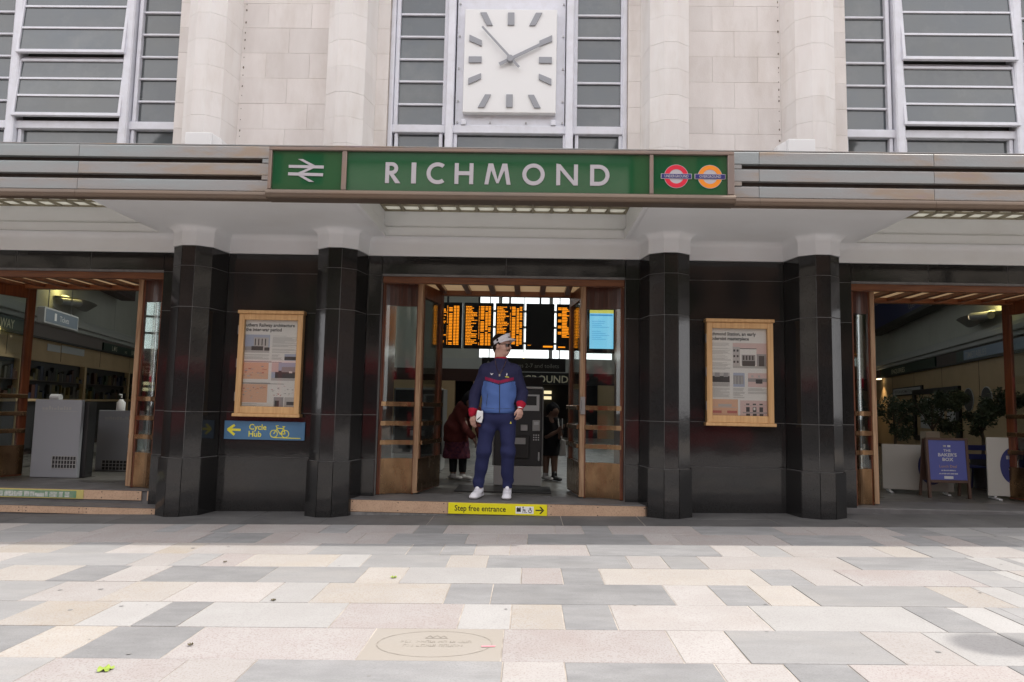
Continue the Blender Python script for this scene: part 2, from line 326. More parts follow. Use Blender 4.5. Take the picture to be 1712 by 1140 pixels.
ROWS = [
'G-4.06 G-3.74 P-3.15 D-2.94 P-2.61 D-2.44 P-1.60 D-1.34 P-0.73 D-0.45 P0.58 P0.84 D1.10 P1.90 D2.68 P2.95 P3.74 D4.10 G4.54 D4.93',
'G-4.04 P-3.59 P-2.56 D-2.33 D-2.00 P-1.76 P-1.15 P-0.88 D-0.21 P0.06 P0.32 D1.37 P1.63 P2.27 P2.54 D3.32 P3.59 D3.85 P4.12 D4.43 G4.62',
'B-3.49 G-3.04 L-2.65 B-2.38 L-1.42 G-0.64 D-0.37 D-0.10 L0.18 P0.81 D1.84 L2.13 G2.39 L3.17 B3.45 G3.76 L4.30',
'L-3.63 G-2.62 L-2.31 G-2.07 P-1.81 B-1.14 W-0.90 G-0.27 B0.02 D1.08 L1.35 G1.63 L2.71 D3.69 W3.93 G4.00',
'B-2.90 D-2.56 L-2.26 D-1.48 G-0.82 B-0.53 W0.28 P0.56 D0.83 B1.91 D2.20 L2.50 P3.32 G3.60 W3.72',
'G-2.74 L-2.27 B-1.87 L-1.28 W-0.98 B-0.18 D0.10 D1.20 L1.49 D1.75 B2.04 G2.89 B3.18 W3.38',
'G-2.55 B-2.10 W-1.79 D-1.54 W-0.73 P-0.05 W0.23 B0.52 D0.80 L1.61 W2.50 D2.75 W2.97 G3.05',
'D-2.18 B-1.85 D-1.38 P-0.47 X0.20 P1.04 L1.34 G2.04 L2.35 W2.74',
'G-1.86 P-1.24 L-0.92 D0.21 L0.49 D1.17 L1.48 D1.77 P2.48']
rp = random.Random(11)
def slab(mb, x0, x1, y0, y1, dz):
    j = 0.0034
    mb.cbox(x0 + j, x1 - j, y0 + j, y1 - j, -0.06, 0.0, c=0.0018)
    mb.v[-24:] = [(x, y, z + gz(x) + dz) for x, y, z in mb.v[-24:]]
plaque_box = None
far = {k: MB() for k in 'LPBWGDK'}
for r, row in enumerate(ROWS):
    y1, y0 = EDGE[r], EDGE[r + 1]
    items = [(t[0], float(t[1:])) for t in row.split()]
    lo = items[0][1] - 0.54; seq = []; x = lo
    for k, xe in items: seq.append((k, x, xe)); x = xe
    xr = x
    while xr < 9.5:
        w = rp.choice((0.27, 0.53, 0.80, 1.07)); seq.append((rp.choice('LPBWGD'), xr, xr + w)); xr += w
    xl = lo
    while xl > -9.5:
        w = rp.choice((0.27, 0.53, 0.80, 1.07)); seq.append((rp.choice('LPBGD'), xl - w, xl)); xl -= w
    for k, a, b in seq:
        dz = rp.uniform(-0.0015, 0.0015)
        if abs((a + b) / 2) > 6.2 and k != 'X':
            slab(far[k], a, b, y0, y1, dz)
        else:
            mb = MB(); slab(mb, a, b, y0, y1, dz)
            o = mb.build('paving_slab', M['pave_' + k], pave)
            if k == 'X': o.name = 'engraved_slab'; o['label'] = 'beige slab engraved with an oval and worn lettering'; plaque_box = (a, b, y0, y1)
# dark band against the wall, and the rows towards the street beyond the frame
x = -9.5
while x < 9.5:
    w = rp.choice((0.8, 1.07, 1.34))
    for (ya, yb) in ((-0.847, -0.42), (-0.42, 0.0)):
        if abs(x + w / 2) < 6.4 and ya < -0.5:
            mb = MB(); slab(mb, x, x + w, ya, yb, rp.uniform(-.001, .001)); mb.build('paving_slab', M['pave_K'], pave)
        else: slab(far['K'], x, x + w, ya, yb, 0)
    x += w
yy = -4.91
while yy > -8.8:
    x = -9.5 + rp.random() * 0.5
    while x < 9.5:
        w = rp.choice((0.27, 0.53, 0.80, 1.07)); slab(far[rp.choice('LPBWGD')], x, x + w, yy - 0.46, yy, 0); x += w
    yy -= 0.46
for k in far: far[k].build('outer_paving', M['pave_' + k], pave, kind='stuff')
# engraved oval and lettering on the beige slab
a, b, y0, y1 = plaque_box; cx, cy = (a + b) / 2 + 0.0, (y0 + y1) / 2
e = MB(); zc = gz(cx) + 0.0012; N = 56; v = []; f = []
for i in range(N):
    t = 2 * math.pi * i / N
    for rr in (0.985, 1.0):
        px_, py_ = cx + 0.285 * rr * math.cos(t), cy + 0.185 * rr * math.sin(t); v.append((px_, py_, gz(px_) + 0.0012))
for i in range(N):
    q = (i + 1) % N; f.append((2 * i, 2 * i + 1, 2 * q + 1, 2 * q))
e.add(v, f)
ev = random.Random(8)
def tick(x, y, w, h): e.add([(x, y, gz(x) + .0012), (x + w, y, gz(x + w) + .0012), (x + w, y + h, gz(x + w) + .0012), (x, y + h, gz(x) + .0012)], [(0, 1, 2, 3)])
for yr, x0, x1, hh in ((.012, -.17, .17, .030), (-.045, -.15, .15, .030)):        # worn, unreadable lettering in two lines
    x = x0
    while x < x1:
        k_ = ev.randrange(4); tick(cx + x, cy + yr, .004, hh)
        if k_ > 0: tick(cx + x + .004, cy + yr + ev.choice((0, .5, .87)) * hh, .010, .004)
        if k_ > 1: tick(cx + x + .014, cy + yr, .004, hh)
        x += .022 + (.012 if ev.random() < .15 else 0)
for a_, b_ in (((-.055, .075), (-.035, .115)), ((-.035, .115), (-.02, .085)), ((-.02, .085), (0, .12)), ((0, .12), (.02, .085)), ((.02, .085), (.035, .115)), ((.035, .115), (.055, .075)), ((-.055, .075), (.055, .075))):
    p_, q_ = Vector((cx + a_[0], cy + a_[1])), Vector((cx + b_[0], cy + b_[1])); n_ = (q_ - p_).normalized(); n_ = Vector((-n_.y, n_.x)) * .002
    e.add([(v_.x, v_.y, gz(v_.x) + .0013) for v_ in (p_ + n_, q_ + n_, q_ - n_, p_ - n_)], [(0, 1, 2, 3)])
P('engrave', (0.20, 0.175, 0.15), 0.9, var=(0.33, 0.30, 0.26), scale=22, amt=0.7)
e.build('engraving', M['engrave'], pave, recalc=False)
# chewing-gum spots and grit trodden into the paving
P('gum', (0.22, 0.215, 0.21), 0.9); gm = MB(); gr_ = random.Random(31)
for i in range(60):
    x, y = gr_.uniform(-4.6, 4.6), gr_.uniform(-5.2, -1.0); r_ = gr_.choice((.005, .008, .011, .015)) * gr_.uniform(.7, 1.1); n_ = 9
    gm.add([(x + r_ * gr_.uniform(.75, 1.1) * math.cos(2 * math.pi * q / n_), y + r_ * gr_.uniform(.75, 1.1) * math.sin(2 * math.pi * q / n_), gz(x) + .0026) for q in range(n_)], [tuple(range(n_))])
gm.build('gum_spots', M['gum'], pave, recalc=False, kind='stuff')
P('leaf_green', (0.26, 0.35, 0.05), 0.6); P('leaf_brown', (0.10, 0.08, 0.035), 0.7); P('pink_spray', (0.70, 0.28, 0.32), 0.7)
for lx, ly, sz, mt, lb in ((-1.545, -4.60, .075, 'leaf_green', 'bright green fallen leaf on the pink slab at the front left'), (-.585, -2.93, .045, 'leaf_green', 'small green fallen leaf lying on a beige slab in front of the step'),
                           (-1.20, -3.50, .035, 'leaf_brown', 'small dark fallen leaf on the joint beside a long grey slab'), (-1.93, -2.50, .030, 'leaf_brown', 'tiny brown fallen leaf on the pale slabs at the left'), (-1.32, -4.28, .03, 'leaf_brown', 'tiny olive fallen leaf on the joint of a large pink slab')):
    lm = MB(); n_ = 18; a0 = lx * 7
    V = [(lx + sz * .5 * (.55 + .45 * abs(math.cos(2.5 * 2 * math.pi * q / n_))) * math.cos(a0 + 2 * math.pi * q / n_), ly + sz * .5 * (.55 + .45 * abs(math.cos(2.5 * 2 * math.pi * q / n_))) * math.sin(a0 + 2 * math.pi * q / n_), gz(lx) + .006 + .008 * (q % 3 == 0)) for q in range(n_)]
    lm.add([(lx, ly, gz(lx) + .005)] + V, [(0, 1 + q, 1 + (q + 1) % n_) for q in range(n_)]); setp(lm.build('fallen_leaf', M[mt], None, recalc=False), lb, 'leaf', 'fallen leaves on the paving')
MB().add([(x, y, gz(x) + .003) for x, y in ((.10, -4.27), (.165, -4.265), (.167, -4.25), (.10, -4.252))], [(0, 1, 2, 3)]).build('spray_mark', M['pink_spray'], pave, recalc=False)
ground = MB().add([(-150, -160, -0.62), (150, -160, -0.62), (150, 120, -0.62), (-150, 120, -0.62)], [(0, 1, 2, 3)]).build('road', M['asphalt'], recalc=False)
setp(ground, kind='structure')
kerb = MB().cbox(-14, 14, -9.3, -9.0, -0.7, -0.40, c=0.02).build('kerb', M['pave_G']); setp(kerb, kind='structure')
MB().box(-14, 14, -9.05, 16, -0.8, -0.45).build('pavement_base', M['bed'], pave)

# ------------------------------------------------------------------ station building
ST = empty('station_building', (0, 2, 0), 'pale stone railway station with black granite ground floor and three open entrances', 'building')
PX = (-3.415, -1.81, 1.81, 3.415)
def pil(xc, g=0.0):                            # plan polyline of a faceted pier, wall to wall
    return [(xc - 0.27 - g, 0), (xc - 0.215 - g, -0.30 - g * 0.6), (xc - 0.075 - g * 0.3, -0.40 - g), (xc + 0.075 + g * 0.3, -0.40 - g), (xc + 0.215 + g, -0.30 - g * 0.6), (xc + 0.27 + g, 0)]
def tile_facet(p, q, z0, z1, gp=0.0034, th=0.02):
    p, q = Vector((p[0], p[1], 0)), Vector((q[0], q[1], 0)); d = (q - p); L_ = d.length; d.normalize(); n = Vector((d.y, -d.x, 0))
    mb = MB(); mb.cbox(gp, L_ - gp, -0.001, th, z0 + gp, z1 - gp, c=0.0015); ta, tb_ = random.uniform(-.006, .006), random.uniform(-.003, .003)
    mb.v = [(x, y - (.001 + ta * (x - L_ / 2) + tb_ * (z - (z0 + z1) / 2) if y > 0.01 else 0), z) for x, y, z in mb.v]
    mb.v = [tuple(p + d * x - n * y + Vector((0, 0, z))) for x, y, z in mb.v]
    return mb
ZJ = [-0.27, 0.42, 0.91, 2.04, 2.49, 2.712]
for xc in PX:
    pr = empty('pillar', (xc, -0.2, gz(xc)), parent=ST)
    core = [(p[0] + (0.004 if p[0] < xc else -0.004), p[1] + 0.004 if p[1] < 0 else 0.0) for p in pil(xc)]
    MB().prism(core, -0.3, 2.71).build('pillar_core', M['grout'], pr)
    for k in range(5):
        pts = pil(xc, 0.018 if k == 0 else 0.0)
        for i in range(5):
            tile_facet(pts[i], pts[i + 1], ZJ[k], ZJ[k + 1]).build('granite_tile', M['granite'], pr)
def granite_panel(xs, zs, y=0.0, name='granite_wall', plinth=True):
    w = empty(name, ((xs[0] + xs[-1]) / 2, y, zs[0]), parent=ST)
    MB().box(xs[0] + .003, xs[-1] - .003, y + 0.0045, y + 0.10, zs[0] - .02, zs[-1] - 0.002).build('wall_core', M['grout'], w)
    for i in range(len(xs) - 1):
        for k in range(len(zs) - 1):
            yy = y - (0.015 if (plinth and k == 0) else 0)
            mb = MB().cbox(xs[i] + .003, xs[i + 1] - .003, yy, y + 0.02, zs[k] + .003, zs[k + 1] - .003, c=0.0015); ta, tb_ = random.uniform(-.002, .002), random.uniform(-.003, .003); xm_, zm_ = (xs[i] + xs[i + 1]) / 2, (zs[k] + zs[k + 1]) / 2
            mb.v = [(x_, y_ + (ta * (x_ - xm_) + tb_ * (z_ - zm_) if y_ < y + .005 else 0), z_) for x_, y_, z_ in mb.v]; mb.build('granite_tile', M['granite'], w)
    return w
DC, DH = 5.19, 1.295
for sg in (-1, 1):
    xa, xb = sorted((sg * 2.08, sg * 3.145)); granite_panel([xa, xb], ZJ)
    xa, xb = sorted((sg * 1.38, sg * 1.54)); granite_panel([xa, xb], ZJ)
    xa, xb = sorted((sg * 3.685, sg * 3.895)); granite_panel([xa, xb], ZJ)
    xs = sorted([sg * q for q in (6.485, 7.5, 8.5, 9.5)]); granite_panel(xs, ZJ)
    xs = sorted([sg * q for q in (3.895, 4.75, 5.62, 6.485)]); granite_panel(xs, [2.505, 2.712], plinth=False)
    for xr, x2 in ((1.38, 1.54), (3.79, 3.895), (6.485, 6.59)):
        x0, x1 = sorted((sg * xr, sg * x2))
        MB().cbox(x0, x1, 0.105, 0.34, -0.2, 2.505).build('granite_reveal', M['granite'], ST)
for sg in (-1, 1):
    for a, b in ((1.541, 3.789), (6.591, 9.5)):
        x0, x1 = sorted((sg * a, sg * b)); MB().box(x0, x1, .106, .30, -.25, 2.70).build('wall_backing', M['grout'], ST)
granite_panel([-1.38, 0.03, 1.38], [2.505, 2.712], plinth=False)

# upper stone wall: blocks in courses between the pilasters
CZ = [3.42, 3.88, 4.19, 4.497, 4.806, 5.113, 5.423, 5.728, 6.035, 6.34, 6.645, 6.95, 7.255, 7.56]
def stone_wall(xs_even, xs_odd, name='stone_wall'):
    x0, x1 = xs_even[0], xs_even[-1]
    w = empty(name, ((x0 + x1) / 2, 0.0, CZ[0]), parent=ST)
    MB().box(x0, x1, 0.007, 0.30, CZ[0], CZ[-1] - .004).build('wall_core', M['mortar'], w)
    for k in range(len(CZ) - 1):
        xs = xs_even if k % 2 == 0 else xs_odd
        for i in range(len(xs) - 1):
            MB().cbox(xs[i] + .001, xs[i + 1] - .001, random.uniform(-.001, .001), 0.02, CZ[k] + .001, CZ[k + 1] - .001, c=0.001).build('stone_block', M['stone'], w)
stone_wall([-3.145, -2.845, -2.33, -2.08], [-3.145, -2.585, -2.08])
stone_wall([2.08, 2.365, 2.885, 3.145], [2.08, 2.617, 3.145])
for sg in (-1, 1):
    for a, b in ((1.395, 1.54), (3.69, 3.895), ):
        x0, x1 = sorted((sg * a, sg * b)); stone_wall([x0, x1], [x0, x1], 'stone_strip')
    x0, x1 = sorted((sg * 6.50, sg * 9.5)); stone_wall(sorted([sg * q for q in (6.50, 7.0, 7.6, 8.2, 8.8, 9.5)]), sorted([sg * q for q in (6.50, 7.3, 7.9, 8.5, 9.5)]))
PZ = [3.42, 3.885, 4.185, 4.469, 4.768, 5.072, 5.378, 5.68, 5.98, 6.28, 6.58, 6.88, 7.2, 7.56]
for xc in PX:
    pr = empty('pilaster', (xc, -0.2, PZ[0]), parent=ST)
    MB().prism([(p[0] + (0.006 if p[0] < xc else -0.006), p[1] + .006 if p[1] < 0 else 0.02) for p in pil(xc)], PZ[0], PZ[-1] - .004).build('pilaster_core', M['mortar'], pr)
    for k in range(len(PZ) - 1):
        pl = pil(xc, random.uniform(0, .0015))
        MB().prism(pl, PZ[k] + .0012, PZ[k + 1] - .0012).build('stone_block', M['stone_pale'], pr)
P('weep', (.16, .13, .10), .95); wr_ = random.Random(12)
wm_ = MB()
for xq in (-3.108, 3.122):
    z = 3.95
    while z < 7.4:
        r_ = wr_.uniform(.006, .014); n_ = 8
        wm_.add([(xq + r_ * .7 * math.cos(2 * math.pi * q / n_) * wr_.uniform(.7, 1.2), -.0035, z + r_ * math.sin(2 * math.pi * q / n_) * wr_.uniform(.8, 1.6)) for q in range(n_)], [tuple(range(n_))]); z += wr_.uniform(.05, .17)
wm_.build('joint_stains', M['weep'], ST, recalc=False, kind='stuff')
MB().cbox(-9.5, 9.5, -0.45, 0.6, 7.56, 8.1, c=0.03).build('cornice', M['stone_pale'], ST)

# windows above the canopy
P('hollow', (.10, .095, .09), .8)
def pane_rows(w, x0, x1, zs, yg=0.155, bar=0.0115, yf=0.115):
    for i in range(len(zs) - 1):
        MB().box(x0 + .002, x1 - .002, yg, yg + .006, zs[i] + .001, zs[i + 1] - .001).build('pane', M['pane'], w)
        if i: MB().cbox(x0, x1, yf + .01, yg - .001, zs[i] - bar, zs[i] + bar, c=.003).build('glazing_bar', M['frame'], w)
BZ = [4.30, 4.565, 4.845, 5.12, 5.40, 5.68, 5.96, 6.24, 6.52, 6.80, 7.08, 7.36, 7.5]
def fixed_light(w, x0, x1, fr=0.045):
    MB().cbox(x0 - fr, x0, .10, .17, 4.305, 7.5, c=.004).build('stile', M['frame'], w)
    MB().cbox(x1, x1 + fr, .10, .17, 4.305, 7.5, c=.004).build('stile', M['frame'], w)
    pane_rows(w, x0, x1, BZ)
def window_base(x0, x1, splits):
    w = empty('window', ((x0 + x1) / 2, .1, 3.9), parent=ST)
    MB().box(x0, x1, .20, .26, 3.42, 7.56).build('window_back', M['hollow'], w)
    MB().cbox(x0, x1, .085, .185, 4.205, 4.30, c=.006).build('transom', M['frame'], w)
    MB().cbox(x0, x1, .05, .185, 3.42, 3.62, c=.006).build('sill', M['frame'], w)
    for a, b in splits:
        MB().box(a + .002, b - .002, .155, .161, 3.625, 4.203).build('pane', M['pane'], w)
        for q in (a, b): MB().cbox(q - .02, q + .02, .105, .17, 3.622, 4.203, c=.004).build('stile', M['frame'], w)
    return w
w = window_base(-1.395, 1.395, [(-1.30, -0.775), (-0.605, 0.675), (0.815, 1.325)])
for a, b in ((-1.295, -0.765), (0.815, 1.325)): fixed_light(w, a, b)
for sg in (-1, 1):
    for q in (0.675 if sg < 0 else 0.725, ):
        MB().cbox(sg * q - .045, sg * q + .045, .03, .20, 3.62, 7.5, c=.012).build('mullion', M['frame'], w)
    x0, x1 = sorted((sg * 1.345, sg * 1.395)); MB().cbox(x0, x1, .06, .19, 3.62, 7.5, c=.006).build('jamb', M['frame'], w)
MB().cbox(-0.615, 0.67, .115, .165, 4.303, 7.5, c=.004).build('infill_panel', M['frame'], w)
for xq in (-.51, .54):
    MB().cbox(xq - .03, xq + .03, .07, .112, 4.303, 4.365, c=.005).build('bracket', M['frame'], w)
b_ = MB()
for zz in (4.34, 4.6, 5.0, 5.4, 5.8):
    for xx in (-.585, .645): b_.tube([(xx, .115, zz), (xx, .10, zz)], .012, 8)
for xx in (-.2, .22): b_.tube([(xx, .115, 4.34), (xx, .10, 4.34)], .012, 8)
b_.build('bolt', M['metal'], w)
for sg in (-1, 1):
    def X2(a, b): return sorted((sg * a, sg * b))
    w = window_base(*X2(3.895, 6.50), [X2(3.93, 4.44), X2(4.60, 5.80), X2(5.97, 6.46)])
    for a, b in ((3.925, 4.41), (5.985, 6.46)): fixed_light(w, *X2(a, b))
    for q in (4.525, 5.885):
        MB().cbox(sg * q - .05, sg * q + .05, .035, .20, 3.62, 7.5, c=.014).build('mullion', M['frame'], w)
    for (zb, zt) in ((4.33, 5.06), (5.10, 6.02), (6.06, 6.9)):
        cs = empty('casement', (sg * 5.2, .1, zt), parent=w)
        T_ = Matrix.Translation((0, .10, zt)) @ Matrix.Rotation(rad(-4.5), 4, 'X') @ Matrix.Translation((0, 0, -zt))
        x0, x1 = X2(4.55, 5.86); H_ = zt - zb; n = 3
        for (u0, u1, v0, v1) in ((x0, x0 + .035, zb, zt), (x1 - .035, x1, zb, zt), (x0 + .035, x1 - .035, zb, zb + .04), (x0 + .035, x1 - .035, zt - .035, zt)):
            mb = MB(); mb.T = T_; mb.cbox(u0, u1, -.03, .015, v0, v1, c=.004); mb.build('casement_rail', M['frame'], w)
        for i in range(n):
            za, zc_ = zb + .04 + (H_ - .075) * i / n, zb + .04 + (H_ - .075) * (i + 1) / n
            mb = MB(); mb.T = T_; mb.box(x0 + .036, x1 - .036, -.008, -.002, za + .001, zc_ - .001); mb.build('pane', M['pane'], w)
            if i: mb = MB(); mb.T = T_; mb.cbox(x0 + .036, x1 - .036, -.025, -.009, za - .013, za + .013, c=.003); mb.build('glazing_bar', M['frame'], w)
        bpy.data.objects.remove(cs)
    for zt in (5.06, 6.02): MB().cbox(*X2(4.576, 5.834), .105, .19, zt, zt + .04, c=.004).build('meeting_rail', M['frame'], w)

# white frieze with cove above the granite, following wall and piers
def sweep(poly, prof):
    n = len(poly); V = []
    for i in range(n):
        p = Vector(poly[i]); a = Vector(poly[max(i - 1, 0)]); b = Vector(poly[min(i + 1, n - 1)])
        d0 = (p - a).normalized() if i else (b - p).normalized(); d1 = (b - p).normalized() if i < n - 1 else d0
        n0 = Vector((d0.y, -d0.x)); n1 = Vector((d1.y, -d1.x)); mt = (n0 + n1); mt = mt / max(mt.dot(n0), 0.35)
        for (o_, z) in prof: V.append((p.x + mt.x * o_, p.y + mt.y * o_, z))
    k = len(prof); F = [(i * k + j, (i + 1) * k + j, (i + 1) * k + j + 1, i * k + j + 1) for i in range(n - 1) for j in range(k - 1)]
    return V, F
HS = 2.925
prof = [(-0.02, 2.713), (0.012, 2.713), (0.012, 2.835)] + [(0.012 + .075 * (1 - math.cos(t)), 2.85 + .075 * math.sin(t)) for t in [math.pi / 2 * i / 6 for i in range(7)]]
pl = [(-9.5, 0)]
for xc in PX: pl += pil(xc)
pl += [(9.5, 0)]
mb = MB(); mb.add(*sweep(pl, prof)); mb.build('white_frieze', M['white'], ST, recalc=False)

# ------------------------------------------------------------------ canopy
CN = empty('entrance_canopy', (0, -0.7, 2.93), 'long flat canopy with weathered copper fascia and white coved soffit', 'canopy')
CY0 = -1.345
COF = [(-6.55, -3.87), (-1.39, 1.40), (3.87, 6.55)]
YB = -0.05; YF = -1.33
solid = [(-9.5, -6.55), (-3.87, -1.39), (1.40, 3.87), (6.55, 9.5)]
for a, b in solid:
    MB().box(a, b, CY0, 0.0, HS, 3.44).build('soffit', M['white'], CN)
for a, b in COF:
    MB().box(a, b, CY0, YF, HS + .045, 3.44).build('soffit', M['white'], CN)
    c = MB()
    c.box(a, b, YB, 0.0, HS, 3.44)                                # back wall of the coffer
    c.box(a, b, YB - .022, YB + .001, HS, 3.035)                  # stepped moulding
    for s_, x in ((1, a), (-1, b)):
        x0, x1 = sorted((x - s_ * .01, x + s_ * .05)); c.box(x0, x1, YF, YB - .0225, HS, 3.035)
        x0, x1 = sorted((x - s_ * .01, x + s_ * .028)); c.box(x0, x1, YF, YB, 3.0355, 3.44)
    c.build('coffer', M['white'], CN, bevel=.006)
    gp = empty('rooflight', ((a + b) / 2, -.6, 3.25), parent=CN)
    nx, ny = 13, 6; gx0, gx1, gy0, gy1 = a + .03, b - .03, YF, YB; zz = 3.238
    dx, dy = (gx1 - gx0) / nx, (gy1 - gy0) / ny
    gr = MB()
    for i in range(nx + 1): gr.box(gx0 + i * dx - .014, gx0 + i * dx + .014, gy0, gy1, zz - .02, zz + .07)
    for j in range(ny + 1): gr.box(gx0, gx1, gy0 + j * dy - .0135, gy0 + j * dy + .0135, zz - .0195, zz + .0695)
    if 'gb' not in M:
        M['gb'] = translucent('glass_block', (0.88, 0.87, 0.80), 0.80); P('gbj', (0.30, 0.27, 0.20), 0.8, var=(0.2, 0.18, 0.13), scale=10)
    gr.build('rooflight_grid', M['gbj'], gp)
    src = None
    for i in range(nx):
        for j in range(ny):
            x, y = gx0 + (i + .5) * dx, gy0 + (j + .5) * dy
            if src is None:
                mb = MB(); mb.cbox(x - dx / 2 + .014, x + dx / 2 - .014, y - dy / 2 + .0135, y + dy / 2 - .0135, zz - .005, zz + .06, c=.02)
                src = mb.build('glass_block', M['gb'], gp); z_ = WL[src].z
            else: share(src, 'glass_block', (x, y, z_), gp)
# copper fascia: three bands, two shadow gaps and a rounded lip, in panels
JX = [-9.5, -7.0, -4.03, -2.165, 2.165, 2.42, 4.03, 7.0, 9.5]
for i in range(len(JX) - 1):
    a, b = JX[i], JX[i + 1]
    if a == -2.165: continue
    for (z0, z1, y) in ((3.335, 3.458, -1.405), (3.172, 3.292, -1.40), (3.017, 3.128, -1.395)):
        pr_ = [(CY0, z0), (y, z0), (y, z1 - .012), (y + .012, z1), (CY0, z1)]
        MB().prism_x(pr_, a + .0015, b - .0015).build('copper_panel', M['copper'], CN, bevel=.004)
    MB().prism_x([(CY0 + .005 + 0.0, z) if False else p for p in [(CY0, 2.93)] + [(-1.392 - .032 * math.sin(t), 2.975 - .04 * math.cos(t)) for t in [math.pi * i / 8 for i in range(9)]] + [(CY0, 3.0165)]], a + .001, b - .001).build('copper_lip', M['copper_dark'], CN, smooth=False)
    for (z0, z1) in ((3.2925, 3.3345), (3.1285, 3.1715)):
        MB().box(a, b, -1.352, CY0 + .002, z0, z1).build('shadow_gap', M['groove'], CN)
for (a, b) in ((-2.26, -2.167), (2.167, 2.26)):                    # stubs closing the gaps beside the sign
    for (z0, z1) in ((3.2927, 3.3343), (3.1287, 3.1713)):
        MB().cbox(a, b, -1.398, -1.353, z0, z1, c=.002).build('gap_cap', M['copper'], CN)
MB().box(-9.5, 9.5, -1.40, CY0, 3.459, 3.468).build('roof_edge', M['copper'], CN)
for a, b in solid: MB().box(a, b, CY0, 0.0, 3.4405, 3.452).build('roof_deck', M['groove'], CN)
# ------------------------------------------------------------------ station name sign
SG = empty('station_sign', (0, -1.45, 2.93), 'long green station name sign reading RICHMOND in a copper frame on the canopy', 'sign')
y0 = -1.475
for nm, bx in (('frame_top', (-2.165, 2.165, y0 - .02, CY0, 3.388, 3.418)), ('frame_side', (-2.165, -2.135, y0 - .019, CY0, 3.012, 3.387)),
               ('frame_side', (2.105, 2.165, y0 - .019, CY0, 3.012, 3.387)), ('divider', (-1.475, -1.43, y0 - .012, CY0, 3.012, 3.387)), ('divider', (1.39, 1.425, y0 - .012, CY0, 3.012, 3.387))):
    MB().cbox(*bx, c=.004).build(nm, M['copper_frame'], SG)
lip = MB().prism_x([(CY0, 2.925)] + [(y0 - .01 - .035 * math.sin(t), 2.968 - .042 * math.cos(t)) for t in [math.pi * i / 8 for i in range(9)]] + [(CY0, 3.011)], -2.17, 2.17)
lip.build('sign_lip', M['copper_dark'], SG)
for a, b in ((-2.1345, -1.4755), (-1.4295, 1.3895), (1.4255, 2.1045)):
    MB().box(a, b, y0 + .012, CY0, 3.0115, 3.3875).build('green_panel', M['green'], SG)
YS = y0 + .0118
sc_ = 0.005568
def LX(px): return -1.064 + (px - 645) * sc_
CH = 0.2; zb = 3.088; st = 0.037
def lbox(mb, x0, x1, z0, z1): mb.prism_y([(x0, z0), (x1, z0), (x1, z1), (x0, z1)], YS - .006, YS)
def letter(ch, x0, x1):
    mb = MB(); z0, z1 = zb, zb + CH; w = x1 - x0
    if ch == 'I': lbox(mb, x0, x1, z0, z1)
    if ch in 'RHND': lbox(mb, x0, x0 + st, z0, z1)
    if ch == 'H':
        lbox(mb, x1 - st, x1, z0, z1); lbox(mb, x0 + st, x1 - st, z0 + .085, z0 + .085 + st)
    if ch == 'N':
        lbox(mb, x1 - st, x1, z0, z1); mb.prism_y([(x0 + st, z1), (x1 - st, z0 + .045), (x1 - st, z0), (x1 - st - .002, z0), (x0 + st, z1 - .055)], YS - .006, YS)
        mb.prism_y([(x0, z1 + .006), (x0 + st, z1), (x0 + st, z1 - .05), (x0, z1 - .01)], YS - .0061, YS)
    if ch == 'M':
        m_ = (x0 + x1) / 2; a = w * .14
        mb.prism_y([(x0, z0), (x0 + st, z0), (x0 + a + st, z1), (x0 + a, z1)], YS - .006, YS)
        mb.prism_y([(x1 - st, z0), (x1, z0), (x1 - a, z1), (x1 - a - st, z1)], YS - .006, YS)
        mb.prism_y([(x0 + a, z1), (x0 + a + st + .008, z1), (m_ + .010, z0 + .012), (m_ - .010, z0 + .012)], YS - .0058, YS)
        mb.prism_y([(x1 - a, z1), (m_ + .010, z0 + .0121), (m_ - .010, z0 + .0121), (x1 - a - st - .008, z1)], YS - .0056, YS)
    if ch == 'O': mb.ring_y((x0 + x1) / 2, z0 + CH / 2, CH / 2 + .004 - st, CH / 2 + .004, YS - .006, YS)
    if ch == 'C':
        mb.ring_y(x0 + CH / 2 + .003, z0 + CH / 2, CH / 2 + .004 - st, CH / 2 + .004, YS - .006, YS, 52, 308, 28)
    if ch == 'D':
        r_ = CH / 2; lbox(mb, x0 + st, x1 - r_, z0, z0 + st); lbox(mb, x0 + st, x1 - r_, z1 - st, z1)
        mb.ring_y(x1 - r_, z0 + r_, r_ - st, r_, YS - .006, YS, -90, 90, 20)
    if ch == 'R':
        r_ = .058; xm = x1 - r_ - .018; zc = z1 - r_
        lbox(mb, x0 + st, xm, z1 - st * .9, z1); lbox(mb, x0 + st, xm, zc - r_, zc - r_ + st * .9)
        mb.ring_y(xm, zc, r_ - st * .95, r_, YS - .006, YS, -90, 90, 18)
        mb.prism_y([(xm - .03, zc - r_ + .012), (xm + .012, zc - r_ + .012), (x1 + .008, z0), (x1 - .04, z0)], YS - .0062, YS)
    mb.build('letter', M['letter'], SG)
for ch, a, b in (('R', 644.4, 669), ('I', 688.3, 696.2), ('C', 714, 743), ('H', 761, 792.4), ('M', 811.2, 855), ('O', 873, 913), ('N', 931, 967), ('D', 987.3, 1019.5)):
    letter(ch, LX(a), LX(b))
ar = MB()                                      # double arrow emblem
def AP(pts): ar.prism_y([(-2.152 + (440 + x / 4.28 - 453) * sc_, 3.394 - ((y - 62) / 4.28) * 0.00573) for x, y in pts], YS - .006 - .0003 * (len(ar.f) % 7), YS)
AP([(188, 169), (442, 171), (442, 192), (188, 189)]); AP([(187, 223), (440, 227), (440, 248), (187, 244)])
AP([(254, 126), (290, 127), (378, 170), (342, 172)]); AP([(336, 190), (372, 190), (294, 226), (258, 224)]); AP([(258, 244), (296, 246), (378, 289), (341, 289)])
ar.build('arrow_emblem', M['letter'], SG)
